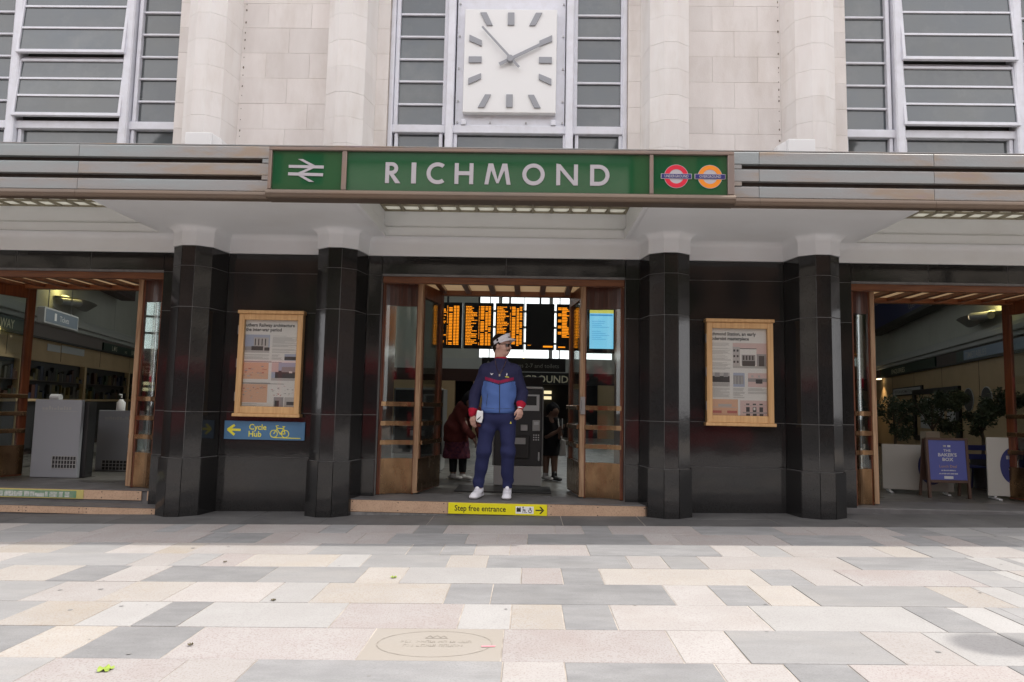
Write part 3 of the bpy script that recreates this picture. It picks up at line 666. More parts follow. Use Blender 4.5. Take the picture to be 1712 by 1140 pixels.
for cx, mt, tx in ((1.637, 'red', 'UNDERGROUND'), (1.947, 'orange', 'OVERGROUND')):
    rz = 3.187; rd = MB()
    rd.ring_y(cx, rz, 0, .070, YS - .004, YS, n=36, m=1); rd.ring_y(cx, rz, .068, .108, YS - .006, YS, n=40, m=0)
    rd.ring_y(cx, rz, .108, .112, YS - .005, YS, n=40, m=1)
    rd.cbox(cx - .142, cx + .142, YS - .009, YS - .0001, rz - .025, rz + .025, c=.002, m=1); rd.cbox(cx - .137, cx + .137, YS - .011, YS - .0002, rz - .021, rz + .021, c=.002, m=2)
    rd.text(tx, .037, cx, YS - .0118, rz - .0125, bold=.0004, xs=.78, m=1)
    rd.build('roundel', [M[mt], M['letter'], M['blue']], SG)

# ------------------------------------------------------------------ clock
CK = empty('station_clock', (0.024, 0.05, 4.43), 'large square white wall clock with grey slab hour marks above the sign', 'clock')
P('clock_white', (0.92, 0.92, 0.93), 0.45)
MB().cbox(-.521, .566, .035, .112, 4.432, 5.695, c=.006).build('clock_face', M['whitep'], CK)
P('clock_grey', (0.31, 0.32, 0.35), 0.45)
cx, cz = 0.024, 5.068
def mark(pts): MB().prism_y([(cx + x, cz + z) for x, z in pts], .018, .0345).build('hour_mark', M['clock_grey'], CK, bevel=.003)
h = .038; L_ = .158
mark([(-h, .425), (h, .425), (h, .580), (-h, .580)]); mark([(-h, -.575), (h, -.575), (h, -.420), (-h, -.420)])
mark([(.335, -h), (.487, -h), (.487, h), (.335, h)]); mark([(-.487, -h), (-.335, -h), (-.335, h), (-.487, h)])
for sx in (-1, 1):
    for sz in (-1, 1):
        mark([(sx * .215, sz * .422), (sx * .285, sz * .422), (sx * .365, sz * .580), (sx * .29, sz * .580)])
        mark([(sx * .337, sz * .165), (sx * .337, sz * .235), (sx * .485, sz * .305), (sx * .485, sz * .228)])
def hand(tip, tail, w0, w1, y, nm):
    d = Vector((tip[0] - tail[0], tip[1] - tail[1])).normalized(); n = Vector((-d.y, d.x))
    MB().prism_y([(tail[0] + n.x * w0, tail[1] + n.y * w0), (tail[0] - n.x * w0, tail[1] - n.y * w0), (tip[0] - n.x * w1, tip[1] - n.y * w1), (tip[0] + n.x * w1, tip[1] + n.y * w1)], y, y + .008).build(nm, M['clock_grey'], CK)
hand((cx + .350, cz + .178), (cx - .125, cz - .066), .019, .017, -.005, 'hour_hand')
hand((cx - .335, cz + .385), (cx + .105, cz - .105), .013, .011, -.018, 'minute_hand')
mb = MB(); mb.ring_y(cx, cz, 0, .038, -.025, .034, n=20); mb.build('hand_boss', M['clock_grey'], CK)

# ------------------------------------------------------------------ floodlights standing on the canopy
for (x0, x1, lb) in ((-3.30, -2.93, 'white floodlight box on the canopy left of the sign'), (2.80, 3.17, 'white floodlight box on the canopy right of the sign')):
    fl = empty('floodlight', ((x0 + x1) / 2, -.75, 3.45), lb, 'light', 'floodlights on the canopy'); s_ = 1 if x0 < 0 else -1
    bx0, bx1 = (x0, x1 - .1) if s_ > 0 else (x0 + .1, x1)
    MB().prism_x([(-.86, 3.60), (-.86, 3.80), (-.60, 3.83), (-.60, 3.56)], bx0, bx1).build('housing', M['whitep'], fl, bevel=.006)
    wx = bx1 if s_ > 0 else bx0
    MB().prism_y([(wx + s_ * .001, 3.62), (wx + s_ * .001, 3.80), (wx + s_ * .1, 3.74), (wx + s_ * .1, 3.65)], -.82, -.64).build('side_shield', M['whitep'], fl)
    MB().cbox((bx0 + bx1) / 2 - .04, (bx0 + bx1) / 2 + .04, -.75, -.70, 3.45, 3.58, c=.004).build('bracket', M['metal'], fl)

# ------------------------------------------------------------------ entrances: steps, heads, doors
MB().box(-9.5, 9.5, 0.341, 16, -0.3, FZ - .03).build('floor_slab', M['concrete'], ST)
def step(name, x0, x1, y0, y1, z1, h, parts, y_in):
    s_ = empty(name, ((x0 + x1) / 2, y0, z1 - h), parent=ST)
    MB().cbox(x0, x1, y0 + .012, y1, z1 - .5, z1 - .002, c=.003).build('tread', M['tread'], s_)
    for a, b in parts:
        r_ = MB(); r_.cbox(a + .001, b - .001, y0, y0 + .0115, z1 - h, z1 - .010, c=.002)
        r_.build('riser_plate', M['bronze_step'], s_)
        sc = MB(); n_ = max(1, int((b - a) / .4))
        for i in range(n_ + 1):
            for z in (z1 - .03, z1 - h + .02):
                xx = a + .04 + (b - a - .08) * i / n_; sc.ring_y(xx, z, 0, .006, y0 - .001, y0 + .002, n=8)
        sc.build('screw', M['ink'], s_)
    MB().cbox(x0, x1, y0 - .004, y0 + .02, z1 - .0098, z1, c=.002).build('nosing', M['tread'], s_)
    return s_
sC = step('entrance_step', -1.592, 1.60, -.255, .34, FZ, .135, [(-1.59, -.53), (-.53, .53), (.53, 1.598)], .34)
MB().cbox(-1.59, 1.598, -.25, -.20, -.30, FZ - .136, c=.004).build('concrete_base', M['concrete'], sC)
sL = step('entrance_step', -6.55, -3.70, .02, .60, FZ, .115, [(-6.55, -5.3), (-5.3, -3.985), (-3.925, -3.70)], .34)
step('entrance_step', -6.65, -3.67, -.26, .10, -.125, .085, [(-6.65, -5.12), (-5.12, -4.46), (-4.46, -3.67)], .1)
MB().cbox(3.70, 6.6, -.02, .60, -.30, FZ, c=.01).build('threshold_slab', M['tread'], ST)
# yellow notice on the step
NT = empty('step_sign', (0, -.26, -.11), 'yellow Step free entrance strip sign fixed to the centre step', 'sign')
MB().cbox(-.522, .528, -.262, -.2555, -.112, .004, c=.002).build('sign_plate', M['yellow'], NT)
t = MB(); t.text('Step free entrance', .083, -.455, -.2626, -.078, align='LEFT', bold=.0012, xs=.88)
t.build('lettering', M['ink'], NT); t = MB(); t.prism_y([(.405, -.061), (.472, -.061), (.472, -.049), (.405, -.049)], -.2635, -.2622); t.prism_y([(.445, -.018), (.462, -.018), (.497, -.055), (.462, -.092), (.445, -.092), (.478, -.055)], -.2637, -.2622)
t.build('arrow', M['ink'], NT)
pk = MB().box(.195, .385, -.2632, -.262, -.095, -.018).build('pictogram_plate', M['whitep'], NT)
g_ = MB()
for (a, b, c_, d) in ((.205, .250, -.075, -.035), (.212, .222, -.034, -.026), (.236, .246, -.034, -.026), (.27, .276, -.085, -.032), (.276, .296, -.06, -.05), (.29, .298, -.085, -.05), (.305, .315, -.085, -.078), (.335, .36, -.038, -.031), (.35, .357, -.06, -.03)):
    g_.box(a, b, -.2638, -.2633, c_, d)
g_.ring_y(.348, -.066, .012, .019, -.2638, -.2633, n=16); g_.ring_y(.273, -.026, 0, .007, -.2638, -.2633, n=10)
g_.build('pictogram', M['ink'], NT)
# worn green notice on the left step
LN = empty('step_sign', (-5.4, .01, -.1), 'worn green and white notice strip on the upper left step', 'sign')
P('ngreen', (0.10, 0.22, 0.12), 0.6, var=(0.22, 0.27, 0.20), scale=12); P('nyellow', (0.50, 0.43, 0.13), 0.6, var=(0.40, 0.33, 0.12), scale=10)
MB().cbox(-6.5, -4.64, .0135, .0195, -.092, .006, c=.001).build('backing', M['nyellow'], LN); MB().cbox(-6.3, -4.72, .0105, .013, -.082, -.006, c=.001).build('sign_plate', M['ngreen'], LN)
t = MB(); rr = random.Random(4); x = -6.25
while x < -4.8:
    w_ = rr.uniform(.03, .11); z_ = rr.choice((-.02, -.02, -.035)); t.box(x, x + w_, .0095, .0102, -.076, z_)
    x += w_ + rr.choice((.006, .01, .02))
t.build('worn_lettering', pmat('worn_white', (0.52, 0.52, 0.49), 0.7, var=(0.25, 0.30, 0.25), scale=40, amt=0.9), LN)

def vestibule(xc, hw):
    h = empty('door_head', (xc, .5, 2.4), parent=ST)
    x0, x1 = xc - hw, xc + hw
    MB().cbox(x0 + .002, x1 - .002, .045, .12, 2.41, 2.503, c=.005).build('head_beam', M['wood_x'], h)
    MB().cbox(x0 + .002, x1 - .002, .86, .95, 2.405, 2.50, c=.005).build('head_beam', M['wood_x'], h)
    n = 9; w_ = (x1 - x0) / n
    for i in range(n):
        a, b = x0 + i * w_, x0 + (i + 1) * w_
        MB().box(a + .035, b - .035, .121, .859, 2.468, 2.478).build('ceiling_panel', M['cream'], h)
        if i: MB().cbox(a - .034, a + .034, .121, .859, 2.425, 2.50, c=.004).build('ceiling_rib', M['wood'], h)
    MB().box(x0, x1, .105, 1.2, 2.504, 2.70).build('lintel', M['darkgrey'], h)
    for s_ in (-1, 1):
        xq = xc + s_ * hw; a, b = sorted((xq - s_ * .012, xq)); MB().cbox(a, b, .10, .86, FZ, 2.405, c=.003).build('door_jamb', M['wood'], h)
def leaf(p, q, flip=1, z0=FZ + .015, z1=2.445, th=.05, kick=.42, edge=False):
    """door leaf standing from plan point p (free edge) to q"""
    d = empty('door', ((p[0] + q[0]) / 2, (p[1] + q[1]) / 2, z0), parent=ST)
    P_, Q_ = Vector((p[0], p[1], 0)), Vector((q[0], q[1], 0)); u = (Q_ - P_); L_ = u.length; u.normalize(); nn = Vector((-u.y, u.x, 0))
    A = Matrix(((u.x, nn.x, 0, P_.x), (u.y, nn.y, 0, P_.y), (0, 0, 1, 0), (0, 0, 0, 1)))
    def bx(nm, mt, *b, c=.003):
        mb = MB(); mb.T = A; mb.cbox(*b, c=c); return mb.build(nm, mt, d)
    t2 = th / 2; sw = min(.10, L_ * .22)
    bx('stile', M['woodedge'], 0, sw * .55, -t2 - .002, t2 + .002, z0, z1); bx('stile', M['wood'], sw * .55 + .0005, sw, -t2, t2, z0, z1)
    bx('stile', M['wood'], L_ - sw, L_, -t2, t2, z0, z1)
    bx('top_rail', M['wood'], sw, L_ - sw, -t2 + .001, t2 - .001, z1 - .16, z1); bx('bottom_rail', M['wood'], sw, L_ - sw, -t2 + .001, t2 - .001, z0, kick)
    for sd in (-1, 1):
        a, b = sorted((sd * (t2 + .0025), sd * (t2 + .007))); bx('kick_plate', M['brass'], .004, L_ - .004, a, b, z0 + .02, kick, c=.001)
    g = MB(); g.T = A; g.box(sw, L_ - sw, -.004, .004, kick, z1 - .16); g.build('glass', M['glass'], d)
    for z in (1.035, .815, .60):
        for sd in (-1, 1):
            a, b = sorted((sd * (t2 - .012), sd * (t2 + .03))); bx('push_bar', M['brass'], sw * .45 if L_ > .5 else .02, L_ - .02, a, b, z - .026, z + .026, c=.005)
    bx('closer_cap', M['wood'], -.02, .10, -t2 - .02, t2 + .02, z1 + .001, z1 + .03)
    return d, A
def curved_screen(p, q, bow):
    d = empty('curved_screen', ((p[0] + q[0]) / 2, (p[1] + q[1]) / 2, FZ), parent=ST); n = 9; pts = []
    for i in range(n):
        t = i / (n - 1); x = p[0] + (q[0] - p[0]) * t; y = p[1] + (q[1] - p[1]) * t + bow * 4 * t * (1 - t); pts.append((x, y))
    def strip(nm, mt, z0, z1, th, off=0):
        mb = MB(); o1 = [(x, y - th / 2 + off) for x, y in pts]; o2 = [(x, y + th / 2 + off) for x, y in pts][::-1]
        v = o1 + o2; N_ = len(v); V = [(x, y, z0) for x, y in v] + [(x, y, z1) for x, y in v]
        F = [(i, (i + 1) % N_, N_ + (i + 1) % N_, N_ + i) for i in range(N_)]
        for i in range(n - 1): F += [(i, N_ - 1 - i, N_ - 2 - i, i + 1), (N_ + i, N_ + i + 1, 2 * N_ - 2 - i, 2 * N_ - 1 - i)]
        mb.add(V, F); return mb.build(nm, mt, d)
    strip('head_rail', M['wood_shaded'], 2.17, 2.43, .05); strip('kick_plate', M['brass'], FZ + .005, .42, .045); strip('glass', M['glass'], .421, 2.169, .008)
    for z in (1.035, .815, .60): strip('push_bar', M['brass'], z - .026, z + .026, .03, -.022)
    for (x, y) in (pts[0], pts[-1]): MB().cbox(x - .012, x + .012, y - .025, y + .025, FZ, 2.43, c=.003).build('stile', M['wood'], d)
vestibule(0.0, 1.379)
vestibule(-DC, DH - .001); vestibule(DC, DH - .001)
leaf((-.965, .20), (-.800, .92)); dR, AR = leaf((.925, .20), (.83, .94))
lk = MB(); lk.cbox(.898, .955, .165, .174, .96, 1.16, c=.004); lk.tube([(.90, .168, 1.0), (.90, .13, 1.0), (.90, .13, 1.12)], .012, 8)
lk.build('door_handle', M['metal'], dR)
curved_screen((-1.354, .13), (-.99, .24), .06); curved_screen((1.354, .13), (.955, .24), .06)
leaf((-4.255, .20), (-4.33, .95)); leaf((4.215, .20), (4.16, .96))
leaf((-6.33, .36), (-6.11, 1.02)); leaf((6.42, .36), (6.24, 1.02))
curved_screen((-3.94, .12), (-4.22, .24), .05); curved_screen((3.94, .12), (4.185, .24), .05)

# ------------------------------------------------------------------ poster cases
M['paper'] = pmat('poster_paper', (0.88, 0.87, 0.86), 0.5)
for nm, c_ in (('p_peach', (.62, .40, .29)), ('p_sky', (.36, .40, .52)), ('p_dark', (.09, .085, .09)), ('p_grey', (.30, .29, .30)), ('p_mid', (.45, .43, .43)), ('p_text', (.40, .395, .39)), ('p_pink', (.60, .46, .45)), ('p_title', (.07, .075, .08)), ('p_red', (.45, .15, .13)), ('p_green', (.16, .22, .14))):
    P(nm, tuple(min(.9, q * 1.3) for q in c_) if nm not in ('p_title', 'p_dark') else c_, 0.5)
PM = [M[k] for k in ('paper', 'p_peach', 'p_sky', 'p_dark', 'p_grey', 'p_mid', 'p_text', 'p_pink', 'p_title', 'p_red', 'p_green')]
def case(x0, x1, z0, z1, lb):
    k = empty('poster_case', ((x0 + x1) / 2, -.05, z0), lb, 'notice case', 'oak poster cases on the granite walls')
    f = .062
    MB().cbox(x0 + .02, x1 - .02, -.035, -.001, z0 + .03, z1 - .03, c=.003).build('back_board', M['oak'], k)
    MB().cbox(x0 - .012, x1 + .012, -.105, -.002, z1 - .038, z1, c=.005).build('top_moulding', M['oak'], k); MB().cbox(x0 - .018, x1 + .018, -.105, -.002, z0, z0 + .036, c=.005).build('bottom_moulding', M['oak'], k)
    MB().cbox(x0, x0 + f, -.085, -.003, z0 + .0365, z1 - .0385, c=.004).build('stile', M['oak'], k); MB().cbox(x1 - f, x1, -.085, -.003, z0 + .0365, z1 - .0385, c=.004).build('stile', M['oak'], k)
    MB().cbox(x0 + f, x1 - f, -.083, -.003, z1 - .105, z1 - .0385, c=.004).build('rail', M['oak'], k); MB().cbox(x0 + f, x1 - f, -.083, -.003, z0 + .0365, z0 + .115, c=.004).build('rail', M['oak'], k)
    MB().box(x0 + f, x1 - f, -.072, -.069, z0 + .115, z1 - .105).build('glass', M['case_glass'], k)
    hg = MB()
    for z in (z0 + .22, (z0 + z1) / 2, z1 - .22): hg.cbox(x0 - .01, x0 - .0005, -.08, -.05, z - .05, z + .05, c=.002)
    hg.build('hinge', M['metal'], k)
    return k, x0 + f, x1 - f, z0 + .115, z1 - .105
def printer(u0, u1, v0, v1):
    mb = MB(); st_ = {'n': 0}
    def q(x0, x1, y0, y1, m):       # fractions of the sheet, y from the top
        st_['n'] += 1; yy = -.0375 - .00002 * st_['n']
        X0, X1 = u0 + (u1 - u0) * x0, u0 + (u1 - u0) * x1; Z0, Z1 = v1 - (v1 - v0) * y1, v1 - (v1 - v0) * y0
        mb.add([(X0, yy, Z0), (X1, yy, Z0), (X1, yy, Z1), (X0, yy, Z1)], [(0, 1, 2, 3)], m)
    q(-.02, 1.02, -.02, 1.02, 0); return mb, q
def para(q, x0, x1, y0, y1, seed=1, m=6):
    r_ = random.Random(seed); y = y0
    while y < y1:
        if r_.random() < .12: y += .008
        q(x0, x1 - (x1 - x0) * (r_.random() ** 3) * .5, y, y + .0042, m); y += .0085
k, u0, u1, v0, v1 = case(-2.955, -2.230, .862, 2.050, 'oak poster case above the blue cycle sign on the left wall')
mb, q = printer(u0, u1, v0, v1)
def bld(q, x0, x1, y0, y1, sky, wall, dark, r_):   # little print of a building
    q(x0, x1, y0, y1, sky); h_ = y1 - y0; w_ = x1 - x0
    q(x0 + w_ * .38, x1 - w_ * .05, y0 + h_ * .15, y1 - h_ * .1, wall); q(x0 + w_ * .30, x1 - w_ * .25, y0 + h_ * .64, y1 - h_ * .12, dark)
    for i in range(4): q(x0 + w_ * (.42 + .13 * i), x0 + w_ * (.46 + .13 * i), y0 + h_ * .22, y0 + h_ * .6, dark)
    q(x0, x0 + w_ * .3, y0 + h_ * .66, y1 - h_ * .08, 4); q(x0, x1, y1 - h_ * .13, y1, 5); q(x1 - w_ * .2, x1, y0 + h_ * .7, y1 - h_ * .12, dark)
bld(q, -.02, .47, .17, .38, 2, 5, 3, None); para(q, .52, .98, .18, .31, 2); para(q, .52, .98, .33, .375, 3); para(q, -.01, .47, .40, .455, 4); para(q, .52, .72, .40, .455, 5)
q(.76, 1.02, .39, .465, 2); q(.76, 1.02, .42, .46, 3); para(q, -.01, .72, .478, .487, 6, 3)
for (x0, x1, y0, y1) in ((-.01, .47, .495, .685), (-.01, .47, .745, .955)):
    q(x0, x1, y0, y1, 1); r_ = random.Random(int(y0 * 999))
    for i in range(26):
        a, b = r_.uniform(x0, x1 - .06), r_.uniform(y0 + .02, y1 - .03); q(a, a + r_.uniform(.01, .06), b, b + r_.choice((.003, .006, .012)), r_.choice((6, 5, 4, 9)))
q(.53, 1.02, .49, .69, 2); q(.60, 1.02, .585, .67, 3); q(.72, 1.02, .54, .60, 4); q(.53, 1.02, .67, .70, 5); q(.53, .66, .49, .60, 7); q(.86, .92, .59, .61, 0)
para(q, -.01, .95, .728, .738, 8, 3); r_ = random.Random(5)
for i in range(36): a, b = r_.uniform(.52, .96), r_.uniform(.76, .87); q(a, a + r_.uniform(.008, .04), b, b + r_.choice((.003, .004, .01)), r_.choice((6, 4, 9, 5)))
q(.60, .78, .89, 1.02, 4); q(.80, 1.02, .89, 1.02, 5); q(.62, .7, .93, 1.0, 3); q(.84, .98, .94, .98, 3); para(q, -.01, .3, .965, .99, 9)
H_ = v1 - v0
mb.text('Southern Railway architecture', .052, u0 - .045, -.0395, v1 - H_ * .075, align='LEFT', m=8, bold=.0014, xs=.945); mb.text('in the inter-war period', .052, u0 - .045, -.0395, v1 - H_ * .128, align='LEFT', m=8, bold=.0014, xs=.945)
mb.build('poster', PM, k, recalc=False)
k, u0, u1, v0, v1 = case(2.262, 2.992, .870, 2.048, 'oak poster case about the early modernist masterpiece on the right wall')
mb, q = printer(u0, u1, v0, v1)
para(q, -.01, .35, .165, .20, 11); para(q, -.01, .35, .225, .33, 12); para(q, -.01, .36, .34, .37, 13); para(q, -.01, .35, .385, .47, 14)
q(.39, 1.02, .165, .455, 7); q(.39, .52, .21, .45, 5); q(.52, .82, .23, .45, 0); q(.55, .80, .30, .42, 4); q(.56, .79, .37, .43, 3)
for i in range(4): q(.57 + .055 * i, .60 + .055 * i, .31, .36, 3)
for i in range(2):
    for j in range(3): q(.40 + .06 * i, .435 + .06 * i, .24 + .065 * j, .265 + .065 * j, 3)
q(.82, .99, .29, .45, 4); q(.86, .96, .31, .44, 3); q(.39, 1.02, .43, .455, 6); q(.52, .82, .225, .233, 3)
q(-.01, .33, .51, .67, 5); q(-.01, .33, .55, .62, 3); q(.06, .15, .51, .56, 4); q(.22, .3, .51, .56, 4); q(.0, .3, .63, .67, 6)
q(.395, .60, .51, .67, 2); q(.395, .58, .54, .64, 4); q(.42, .44, .55, .64, 6); q(.48, .50, .55, .64, 6); q(.54, .56, .55, .64, 6)
q(.66, 1.02, .51, .67, 7); q(.66, 1.02, .57, .61, 4); q(.80, .92, .58, .63, 3); q(.72, .76, .535, .56, 5); q(.84, .88, .535, .56, 5)
para(q, -.01, .33, .685, .79, 15); para(q, .39, .60, .685, .80, 16); para(q, .66, 1.0, .685, .75, 17)
q(-.01, .475, .815, 1.02, 1); q(.0, .45, .905, .910, 5); q(.12, .36, .87, .90, 5); q(.02, .18, .945, .975, 9); q(.28, .46, .945, .975, 9)
q(.515, 1.02, .825, 1.02, 7)
for a in (.62, .74, .86): q(a, a + .06, .86, .875, 3); q(a, a + .065, .90, .955, 3); q(a, a + .07, .975, 1.01, 3)
q(.752, .788, .905, .935, 0); q(.56, 1.0, .96, .97, 4); q(.58, .98, .88, .884, 6)
mb.text('Richmond Station, an early', .052, u0 - .036, -.0395, v1 - H_ * .078, align='LEFT', m=8, bold=.0014, xs=.93); mb.text('Modernist masterpiece', .052, u0 - .036, -.0395, v1 - H_ * .132, align='LEFT', m=8, bold=.0014, xs=.93)
mb.build('poster', PM, k, recalc=False)

# ------------------------------------------------------------------ cycle hub sign
CS = empty('cycle_sign', (-2.63, -.01, .607), 'blue Cycle Hub direction sign with yellow arrow and bicycle', 'sign')
MB().cbox(-3.082, -2.174, -.016, -.002, .607, .812, c=.002).build('sign_plate', M['cblue'], CS)
t = MB(); yy = -.0172
def SP(x, z): return (-3.082 + (x + 10) / 623 * .908, .812 - (z - 962) / 148 * .205)
def band(a, b, w):
    a, b = Vector(SP(*a)), Vector(SP(*b)); d = (b - a).normalized(); n = Vector((-d.y, d.x)) * w; e_ = d * w * .3; a -= e_; b += e_
    t.prism_y([tuple(a + n), tuple(b + n), tuple(b - n), tuple(a - n)], yy - .0002 * (len(t.f) % 9), -.0161)
t2 = t; t = MB(); band((20, 1033), (115, 1035), .0125); band((20, 1033), (68, 997), .0135); band((20, 1033), (70, 1073), .0135); t.build('arrow', M['cyellow'], CS); t = MB()
cxz = SP(180, 1030); t.text('Cycle', .088, cxz[0], yy, cxz[1], align='LEFT', bold=.0012); cxz = SP(177, 1086); t.text('Hub', .088, cxz[0], yy, cxz[1], align='LEFT', bold=.0012); t.build('lettering', M['cyellow'], CS); t = MB()
for x in (375, 463):
    p_ = SP(x, 1060); t.ring_y(p_[0], p_[1], .036, .044, yy, -.0161, n=26)
for a, b in (((375, 1060), (400, 1015)), ((400, 1015), (450, 1018)), ((450, 1018), (425, 1062)), ((425, 1062), (398, 1022)), ((450, 1018), (463, 1060)), ((400, 1015), (390, 996)), ((390, 996), (408, 994)), ((425, 1062), (463, 1060)), ((452, 1003), (446, 1018)), ((440, 1002), (460, 1002)), ((372, 1090), (582, 1093))):
    band(a, b, .0042)
t.build('bicycle_symbol', M['cyellow'], CS)
# ------------------------------------------------------------------ concourse behind the doors
P('hall_wall', (0.55, 0.56, 0.52), 0.8, var=(0.50, 0.51, 0.47), scale=1.5)
P('hall_cornice', (0.50, 0.51, 0.50), 0.7); P('hall_beige', (0.52, 0.37, 0.21), 0.7, var=(0.45, 0.32, 0.18), scale=2)
P('hall_brown', (0.075, 0.05, 0.045), 0.5, var=(0.06, 0.04, 0.035), scale=3); P('hall_floor', (0.115, 0.108, 0.10), 0.35, var=(0.09, 0.086, 0.082), scale=2, rvar=.1)
P('sign_green', (0.012, 0.040, 0.028), 0.4); P('gold', (0.80, 0.76, 0.58), 0.5); P('pink_board', (0.20, 0.165, 0.155), 0.6)
P('navy', (0.022, 0.028, 0.13), 0.5); P('lightgrey', (0.50, 0.51, 0.52), 0.6); P('dimtext', (0.30, 0.30, 0.28), 0.6); P('maroon_board', (0.05, 0.018, 0.014), 0.5)
HY = 15.0; HZ = 6.4
def hx(y): return 7.3 + .275 * y
fl = MB(); fl.add([(-hx(.34), .341, FZ - .004), (hx(.34), .341, FZ - .004), (hx(HY), HY, FZ - .004), (-hx(HY), HY, FZ - .004)], [(0, 1, 2, 3)])
fl.build('concourse_floor', M['hall_floor'], ST, recalc=False)
ce = MB()
for (ya, yb_) in ((.3, 1.2), (5.0, 5.8), (9.6, 10.4), (14.2, HY + .3)): ce.box(-12, 12, ya, yb_, HZ, HZ + .25)
for (ya, yb_) in ((1.2, 5.0), (5.8, 9.6), (10.4, 14.2)):  # unseen roof openings, added and sized to bring daylight into the hall
    ce.box(-12, -5.2, ya, yb_, HZ + .001, HZ + .25); ce.box(5.2, 12, ya, yb_, HZ + .001, HZ + .25)
    MB().box(-5.2, 5.2, ya, yb_, HZ + .10, HZ + .11).build('added_roof_glass', M['added_roof_glass'], ST)
    g_ = MB()
    for i in range(1, 9): g_.box(-5.2 + 10.4 * i / 9 - .03, -5.2 + 10.4 * i / 9 + .03, ya, yb_, HZ + .04, HZ + .16)
    g_.build('added_roof_bars', M['hall_cornice'], ST)
ce.build('concourse_ceiling', M['hall_wall'], ST)
MB().box(-9.4, 9.4, .305, .338, 2.71, HZ).build('inner_wall', M['hall_wall'], ST)
K = math.hypot(1, .275)
def WM(sg): return Matrix(((sg * .275 / K, -sg / K, 0, sg * 7.3), (1 / K, .275 / K, 0, 0), (0, 0, 1, 0), (0, 0, 0, 1)))
def wb(sg, y0, y1, n0, n1, z0, z1, c=0.0):
    mb = MB(); mb.T = WM(sg); (mb.cbox(y0 * K, y1 * K, n0, n1, z0, z1, c=c) if c else mb.box(y0 * K, y1 * K, n0, n1, z0, z1)); return mb
def wtext(mb, sg, s, size, y, n, z, m=0, align='LEFT', xs=1.0, bold=0.0):
    pt = WM(sg) @ Vector((y * K, n, z)); ang = math.atan2(1, -.275) if sg < 0 else math.atan2(-1, -.275)
    mb.text(s, size, pt.x, pt.y, pt.z, align=align, m=m, xs=xs, bold=bold, M=Matrix.Rotation(ang, 4, 'Z'))
for sg in (-1, 1):
    cw = empty('concourse_wall', (sg * 9, 7, 0), parent=ST)
    wb(sg, .34, HY, -.25, 0, 0, HZ).build('plaster', M['hall_wall'], cw)
    wb(sg, .6, HY, 0.001, .16, 2.32, 2.40, .01).build('cornice', M['hall_cornice'], cw); wb(sg, .6, HY, .001, .22, 2.401, 2.50, .01).build('cornice', M['hall_cornice'], cw); wb(sg, .6, HY, .001, .10, 2.501, 2.60, .01).build('cornice', M['hall_cornice'], cw)
    wb(sg, .6, HY, .001, .10, 2.085, 2.319).build('fascia_board', M['pink_board'] if sg < 0 else M['hall_brown'], cw)
    wb(sg, .6, HY, .001, .13, 2.055, 2.084).build('fascia_trim', M['ink'], cw)
    wb(sg, .6, HY, .001, .06, 1.66 if sg < 0 else .12, 2.054).build('panelling', M['hall_beige'], cw)
    wb(sg, .6, HY, .001, .05, FZ, .119).build('skirting', M['hall_brown'], cw)
    for yy in (3.2, 5.4, 7.6, 9.8, 12.0): wb(sg, yy, yy + .01, .0605, .064, 1.70 if sg < 0 else .2, 2.05).build('panel_joint', M['hall_brown'], cw)
    for yy in (4.3, 8.6, 12.6): wb(sg, yy, yy + .012, .0005, .004, 2.61, HZ - .01).build('plaster_joint', M['hall_cornice'], cw)
# left kiosk front: window with shelves of goods, post, lower panels
kw = empty('kiosk_front', (-9, 6, 0), parent=ST)
wb(-1, 1.0, HY, .001, .02, .98, 1.659).build('window_back', M['ink'], kw)
for yy in (1.0, 3.6, 6.55, 9.6, 12.6): wb(-1, yy, yy + .11, .021, .12, .121, 1.659, .006).build('post', M['hall_beige'], kw)
for z in (1.31, ): wb(-1, 1.1, HY, .021, .10, z - .006, z + .006).build('shelf', M['hall_brown'], kw)
wb(-1, 1.0, HY, .001, .09, .121, .979).build('counter_front', M['darkgrey'], kw); wb(-1, 1.0, HY, .091, .14, .94, .985, .006).build('counter_edge', M['hall_beige'], kw)
GC = []
for i, c_ in enumerate(((.13, .09, .012), (.015, .025, .06), (.02, .04, .02), (.06, .02, .012), (.07, .065, .055), (.012, .012, .012), (.10, .08, .02))): P('goods%d' % i, c_, .45); GC.append(M['goods%d' % i])
rg = random.Random(21); gd = MB()
for z in (.99, 1.316, ):
    y = 1.2
    while y < 13:
        w_ = rg.uniform(.05, .14)
        if rg.random() < .8:
            s_ = wb(-1, y, y + w_, .03, .085, z, z + rg.uniform(.05, .27)); gd.add(s_.v, s_.f, rg.randrange(7))
        y += w_ + .012
gd.build('shelf_goods', GC, kw, kind='stuff')
# signs on the left wall
s1 = empty('fascia_sign', (-9.6, 8.8, 2.09), 'green fascia sign lettered LMS AND UNDERGROUND above the left kiosk', 'sign')
wb(-1, 7.55, 13.2, .101, .135, 2.09, 2.26).build('sign_board', M['sign_green'], s1)
t = MB(); wtext(t, -1, 'L M S', .155, 8.12, .1365, 2.12, bold=.002, xs=1.05); wtext(t, -1, 'AND', .085, 9.08, .1365, 2.12, xs=1.0); wtext(t, -1, 'UNDERGROUND', .155, 9.62, .1365, 2.12, bold=.002, xs=1.15); t.build('lettering', M['gold'], s1)
s2 = empty('fascia_sign', (-8.2, 3.4, 2.09), 'green fascia sign ending in AY behind the left door glass', 'sign')
wb(-1, 1.4, 3.95, .101, .135, 2.09, 2.30).build('sign_board', M['sign_green'], s2)
t = MB(); wtext(t, -1, 'RAILWAY', .20, 2.35, .1365, 2.115, bold=.002, xs=1.05); t.build('lettering', M['gold'], s2)
